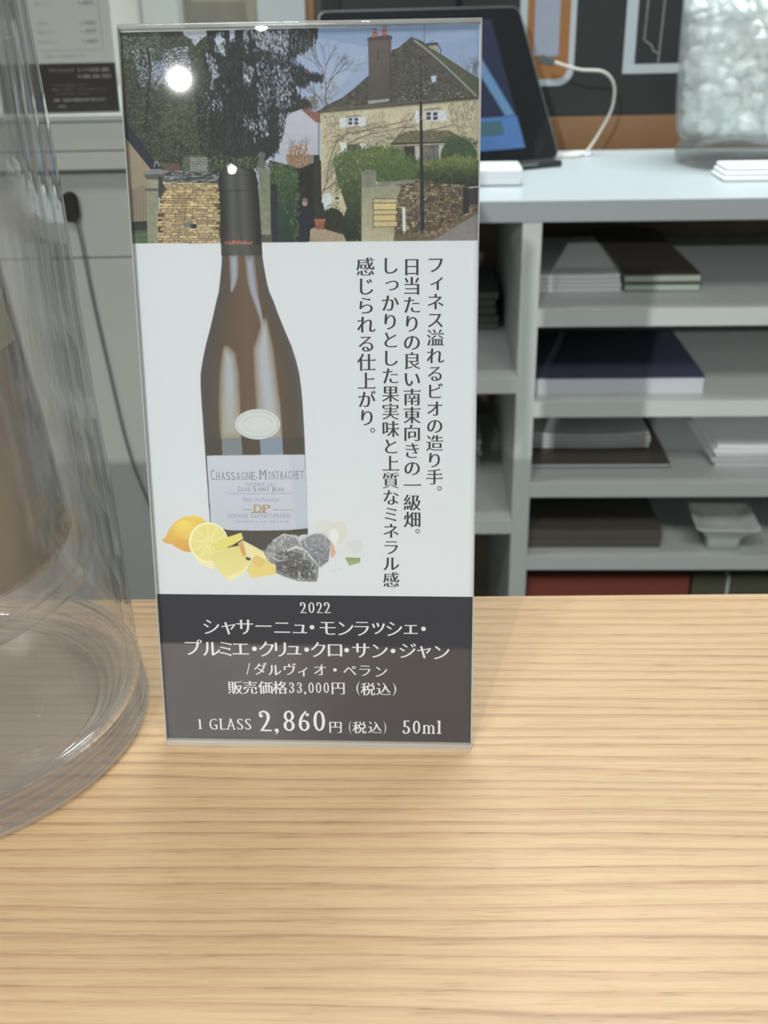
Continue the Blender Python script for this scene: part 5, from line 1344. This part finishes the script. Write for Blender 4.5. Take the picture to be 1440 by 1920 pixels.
# ------------------------------------------------------------------ back wall: black board with white printed shapes, wooden strip
bb = tag(empty('black_display_board', (0, 1.578, 0)), 'matt black display board with white outlined shapes on the back wall', 'board')
box('board_panel', -0.070, 0.95, 0, 0.012, 0.0595, 0.75, BLACKB, bb)
def shape(name, outerp, innerp, y, material, parent, th=.0006):
    """flat ring or plate (x, z outline) with a little thickness"""
    loops = [outerp] + ([innerp] if innerp else [])
    P = [Vector(p) for l in loops for p in l]; ed = []; s0 = 0
    for l in loops: ed += [(s0 + k, s0 + (k + 1) % len(l)) for k in range(len(l))]; s0 += len(l)
    vv, _, ff, _, _, _ = delaunay_2d_cdt(P, ed, [], 0, 1e-6)
    V = np.array([tuple(v) for v in vv]); F_ = [f for f in ff if len(f) == 3]
    out = []
    for f in F_:
        c = V[list(f)].mean(0)
        if ptin(c, np.array(outerp)) and not (innerp and ptin(c, np.array(innerp))): out.append(f)
    return mesh_obj(name, [(v[0], y, v[1]) for v in V], out, material, parent)
def stadium(x0, x1, zb, zt, r, n=10):
    pts = [(x0, zt), (x0, zb + r)]
    for k in range(1, n): a = math.pi + (math.pi / 2) * k / n; pts.append((x0 + r + r * math.cos(a), zb + r + r * math.sin(a)))
    pts += [(x0 + r, zb), (x1 - r, zb)]
    for k in range(1, n): a = 1.5 * math.pi + (math.pi / 2) * k / n; pts.append((x1 - r + r * math.cos(a), zb + r + r * math.sin(a)))
    pts += [(x1, zb + r), (x1, zt)]
    return pts
PRW = mat('white_print', (176, 184, 188), .6, .3, noise=0.01); PRG = mat('cool_grey_print', (150, 158, 172), .6, .3, noise=.01); PRB = mat('tan_print', (150, 104, 62), .6, .3, noise=.02); PRL = mat('grey_line_print', (128, 132, 130), .6, .3)
shape('white_outline', stadium(0.1960, 0.2720, 0.1000, 0.60, 0.022), stadium(0.2060, 0.2640, 0.1085, 0.601, 0.016)[::-1] and stadium(0.2060, 0.2640, 0.1085, 0.605, 0.016), -.0004, PRW, bb)
shape('tan_band', stadium(0.2060, 0.2640, 0.1085, 0.60, 0.016), None, -.0003, PRB, bb)
shape('grey_panel', [(0.2160, 0.60), (0.2160, 0.138), (0.2500, 0.138), (0.2500, 0.60)], None, -.0006, PRG, bb)
shape('square_frame', [(0.3390, 0.42), (0.3390, 0.1135), (0.62, 0.1135), (0.62, 0.42)], [(0.3545, 0.404), (0.3545, 0.1255), (0.605, 0.1255), (0.605, 0.404)], -.0004, PRW, bb)
def line2(name, pts, w, y, material, parent):
    vs, fs = [], []
    for i, p in enumerate(pts):
        a = np.array(pts[max(i - 1, 0)]); b_ = np.array(pts[min(i + 1, len(pts) - 1)]); d = (b_ - a) / np.linalg.norm(b_ - a); n_ = np.array([-d[1], d[0]]) * w / 2
        vs += [(p[0] + n_[0], y, p[1] + n_[1]), (p[0] - n_[0], y, p[1] - n_[1])]
    for i in range(len(pts) - 1): fs.append((2 * i, 2 * i + 1, 2 * i + 3, 2 * i + 2))
    return mesh_obj(name, vs, fs, material, parent)
line2('goblet_drawing', [(0.3670, 0.32), (0.3668, 0.20), (0.3655, 0.1565), (0.3690, 0.1535), (0.3760, 0.1490), (0.3800, 0.1410), (0.3870, 0.1385)], .0020, -.0004, PRL, bb)
line2('stem_drawing', [(0.3895, 0.32), (0.3890, 0.20), (0.3875, 0.1390), (0.3872, 0.1262)], .0022, -.0004, PRL, bb)
ws_ = tag(box('wooden_strip', -0.07, 0.95, 0, 0.016, 0.008, 0.0590, BROWN), 'tan wooden strip between the black board and the white shelf top', 'strip'); ws_.location = (0, 1.572, 0)
tag(tube('thin_black_cord', [(0.2185, 1.5695, 0.0605), (0.2195, 1.5695, 0.045), (0.2190, 1.5690, 0.030), (0.2160, 1.566, 0.010), (0.2160, 1.566, -0.2)], .0010, DARKP), 'thin black cord hanging over the wooden strip beside the tablet', 'cord')
# object resting high behind the tablet
hb = tag(empty('black_speaker', (0.03, 1.535, TZ)), 'black box partly hidden behind the tablet and card', 'speaker')
box('cabinet_box', -0.075, 0.078, 0, 0.030, 0, 0.262, DARKP, hb, .004); box('grille', -0.068, 0.071, -.0015, 0.0002, 0.02, 0.250, BLACKB, hb, .0005)

# ------------------------------------------------------------------ white cabinet on the left with the price sheet
cab = tag(empty('drawer_cabinet', (0, 0, 0)), 'grey-white cabinet with a thin drawer line behind the wine cooler', 'cabinet')
X0, X1 = -0.75, -0.060
box('carcass', X0, X1, 1.179, 1.52, FLZ, 0.1085, CABGREY, cab)
box('top_board', X0 - .002, X1 + .002, 1.1415, 1.525, 0.1087, 0.1150, CABGREY, cab, .001)
box('drawer_front', X0, X1, 1.145, 1.178, 0.0800, 0.1080, CABGREY, cab, .0008)
box('lower_rail', X0, X1, 1.145, 1.178, 0.0612, 0.0790, CABGREY, cab, .0008)
box('door_panel', X0, X1, 1.1735, 1.1785, -0.0345, 0.0600, CABGREY, cab, .0008)
box('door_panel', X0, X1, 1.1735, 1.1785, FLZ + .08, -0.0360, CABGREY, cab, .0008)
lt = slab('cord_hook', 0.0155, 0.0300, 0.0075, 1.160, 1.1732, mat('brown_black_rubber', (44, 38, 32), .6, .3), cab, (-0.3360, 0.0058))
tag(tube('hanging_cord', [(-0.3240, 1.166, 0.0060), (-0.3215, 1.167, -0.0153), (-0.3180, 1.168, -0.0799), (-0.3109, 1.168, -0.1605), (-0.3014, 1.168, -0.2563), (-0.2868, 1.168, -0.3214), (-0.265, 1.168, -0.40)], .0011, DARKG), 'thin dark cord hanging down the front of the grey-white cabinet', 'cord')
st = tag(empty('price_sheet', (-0.3800, 1.160, 0.1152)), 'white price list with a black band of white text, standing on the cabinet', 'price list')
st.rotation_euler = (math.radians(-4), 0, 0)
box('sheet', 0, 0.1190, 0, 0.0008, 0, 0.20, mat('grey_white_paper', (178, 184, 178), .7, .3, noise=.01), st)
box('black_band', 0.0, 0.1190, -0.0004, 0.0, 0.0005, 0.0468, mat('black_print', (44, 42, 40), .6, .3), st)
box('edge_stop', -.004, .123, -.006, -.0008, 0.0, 0.0006, CABGREY, st)
def small(txt, x, z, size, material, name, sx=.9, step=.92, kh=.012, kv=-.008):
    T = Text(); u = x * 1e3
    for ch in txt:
        w = size * (0.55 if ch.isascii() else 1)
        if ch not in ' ・': T.em(ch, u + w / 2, z * 1e3, size, sx, kh=kh, kv=kv, serif='none') if not ch.isascii() else T.add(*(lambda V, F_: (np.c_[V[:, 0] * size * .8 + u, (V[:, 1] - .35) * size + z * 1e3], F_))(*glyph(ch, kh=0, kv=-.01, serif='none')))
        u += w * step
    return T.build(name, -.0006, material, st)
WTX = mat('off_white_print', (176, 174, 168), .6, .3, noise=0); GTX = mat('mid_grey_print', (112, 112, 110), .6, .3, noise=0)
small('ワインショップ・エノテカ広島三越店', 0.0515, 0.0405, 3.9, WTX, 'shop_name_lettering')
small('TEL.', 0.0800, 0.0345, 3.2, WTX, 'telephone_lettering'); small('082-504-3453', 0.0860, 0.0345, 4.6, WTX, 'telephone_lettering')
small('グラスワインは各種ございます。', 0.0525, 0.0265, 2.6, GTX, 'note_lettering'); small('価格はすべて税込です。店内にてお楽しみください', 0.0525, 0.0225, 2.6, GTX, 'note_lettering'); small('おつまみもご用意しております。', 0.0560, 0.0185, 2.6, GTX, 'note_lettering')
small('飲酒・未成年の飲酒は法律で禁止されて', 0.0530, 0.0125, 3.2, WTX, 'warning_lettering'); small('います。', 0.0560, 0.0065, 3.2, WTX, 'warning_lettering')
for k, (z, t2) in enumerate(((0.1015, '3,000円'), (0.0835, '1,500円'), (0.0760, '1,200円'), (0.0668, '2,000円'))):
    small(t2, 0.0885, z, 4.4, GTX, 'price_lettering'); small(['白ワイン', 'グラス', '赤ワイン', 'ロゼワイン'][k], 0.045, z, 4.0, mat('faint_grey_print', (160, 160, 158), .6, .3, noise=0) if k == 0 else bpy.data.materials['faint_grey_print'], 'item_lettering')
fl = bpy.data.materials['faint_grey_print']
line2('border_line', [(0.0430, 0.0590), (0.1085, 0.0590), (0.1085, 0.19)], .0006, -.0005, fl, st)
small('※別途サービス料を頂戴いたします', 0.0470, 0.0535, 3.0, fl, 'footnote_lettering')
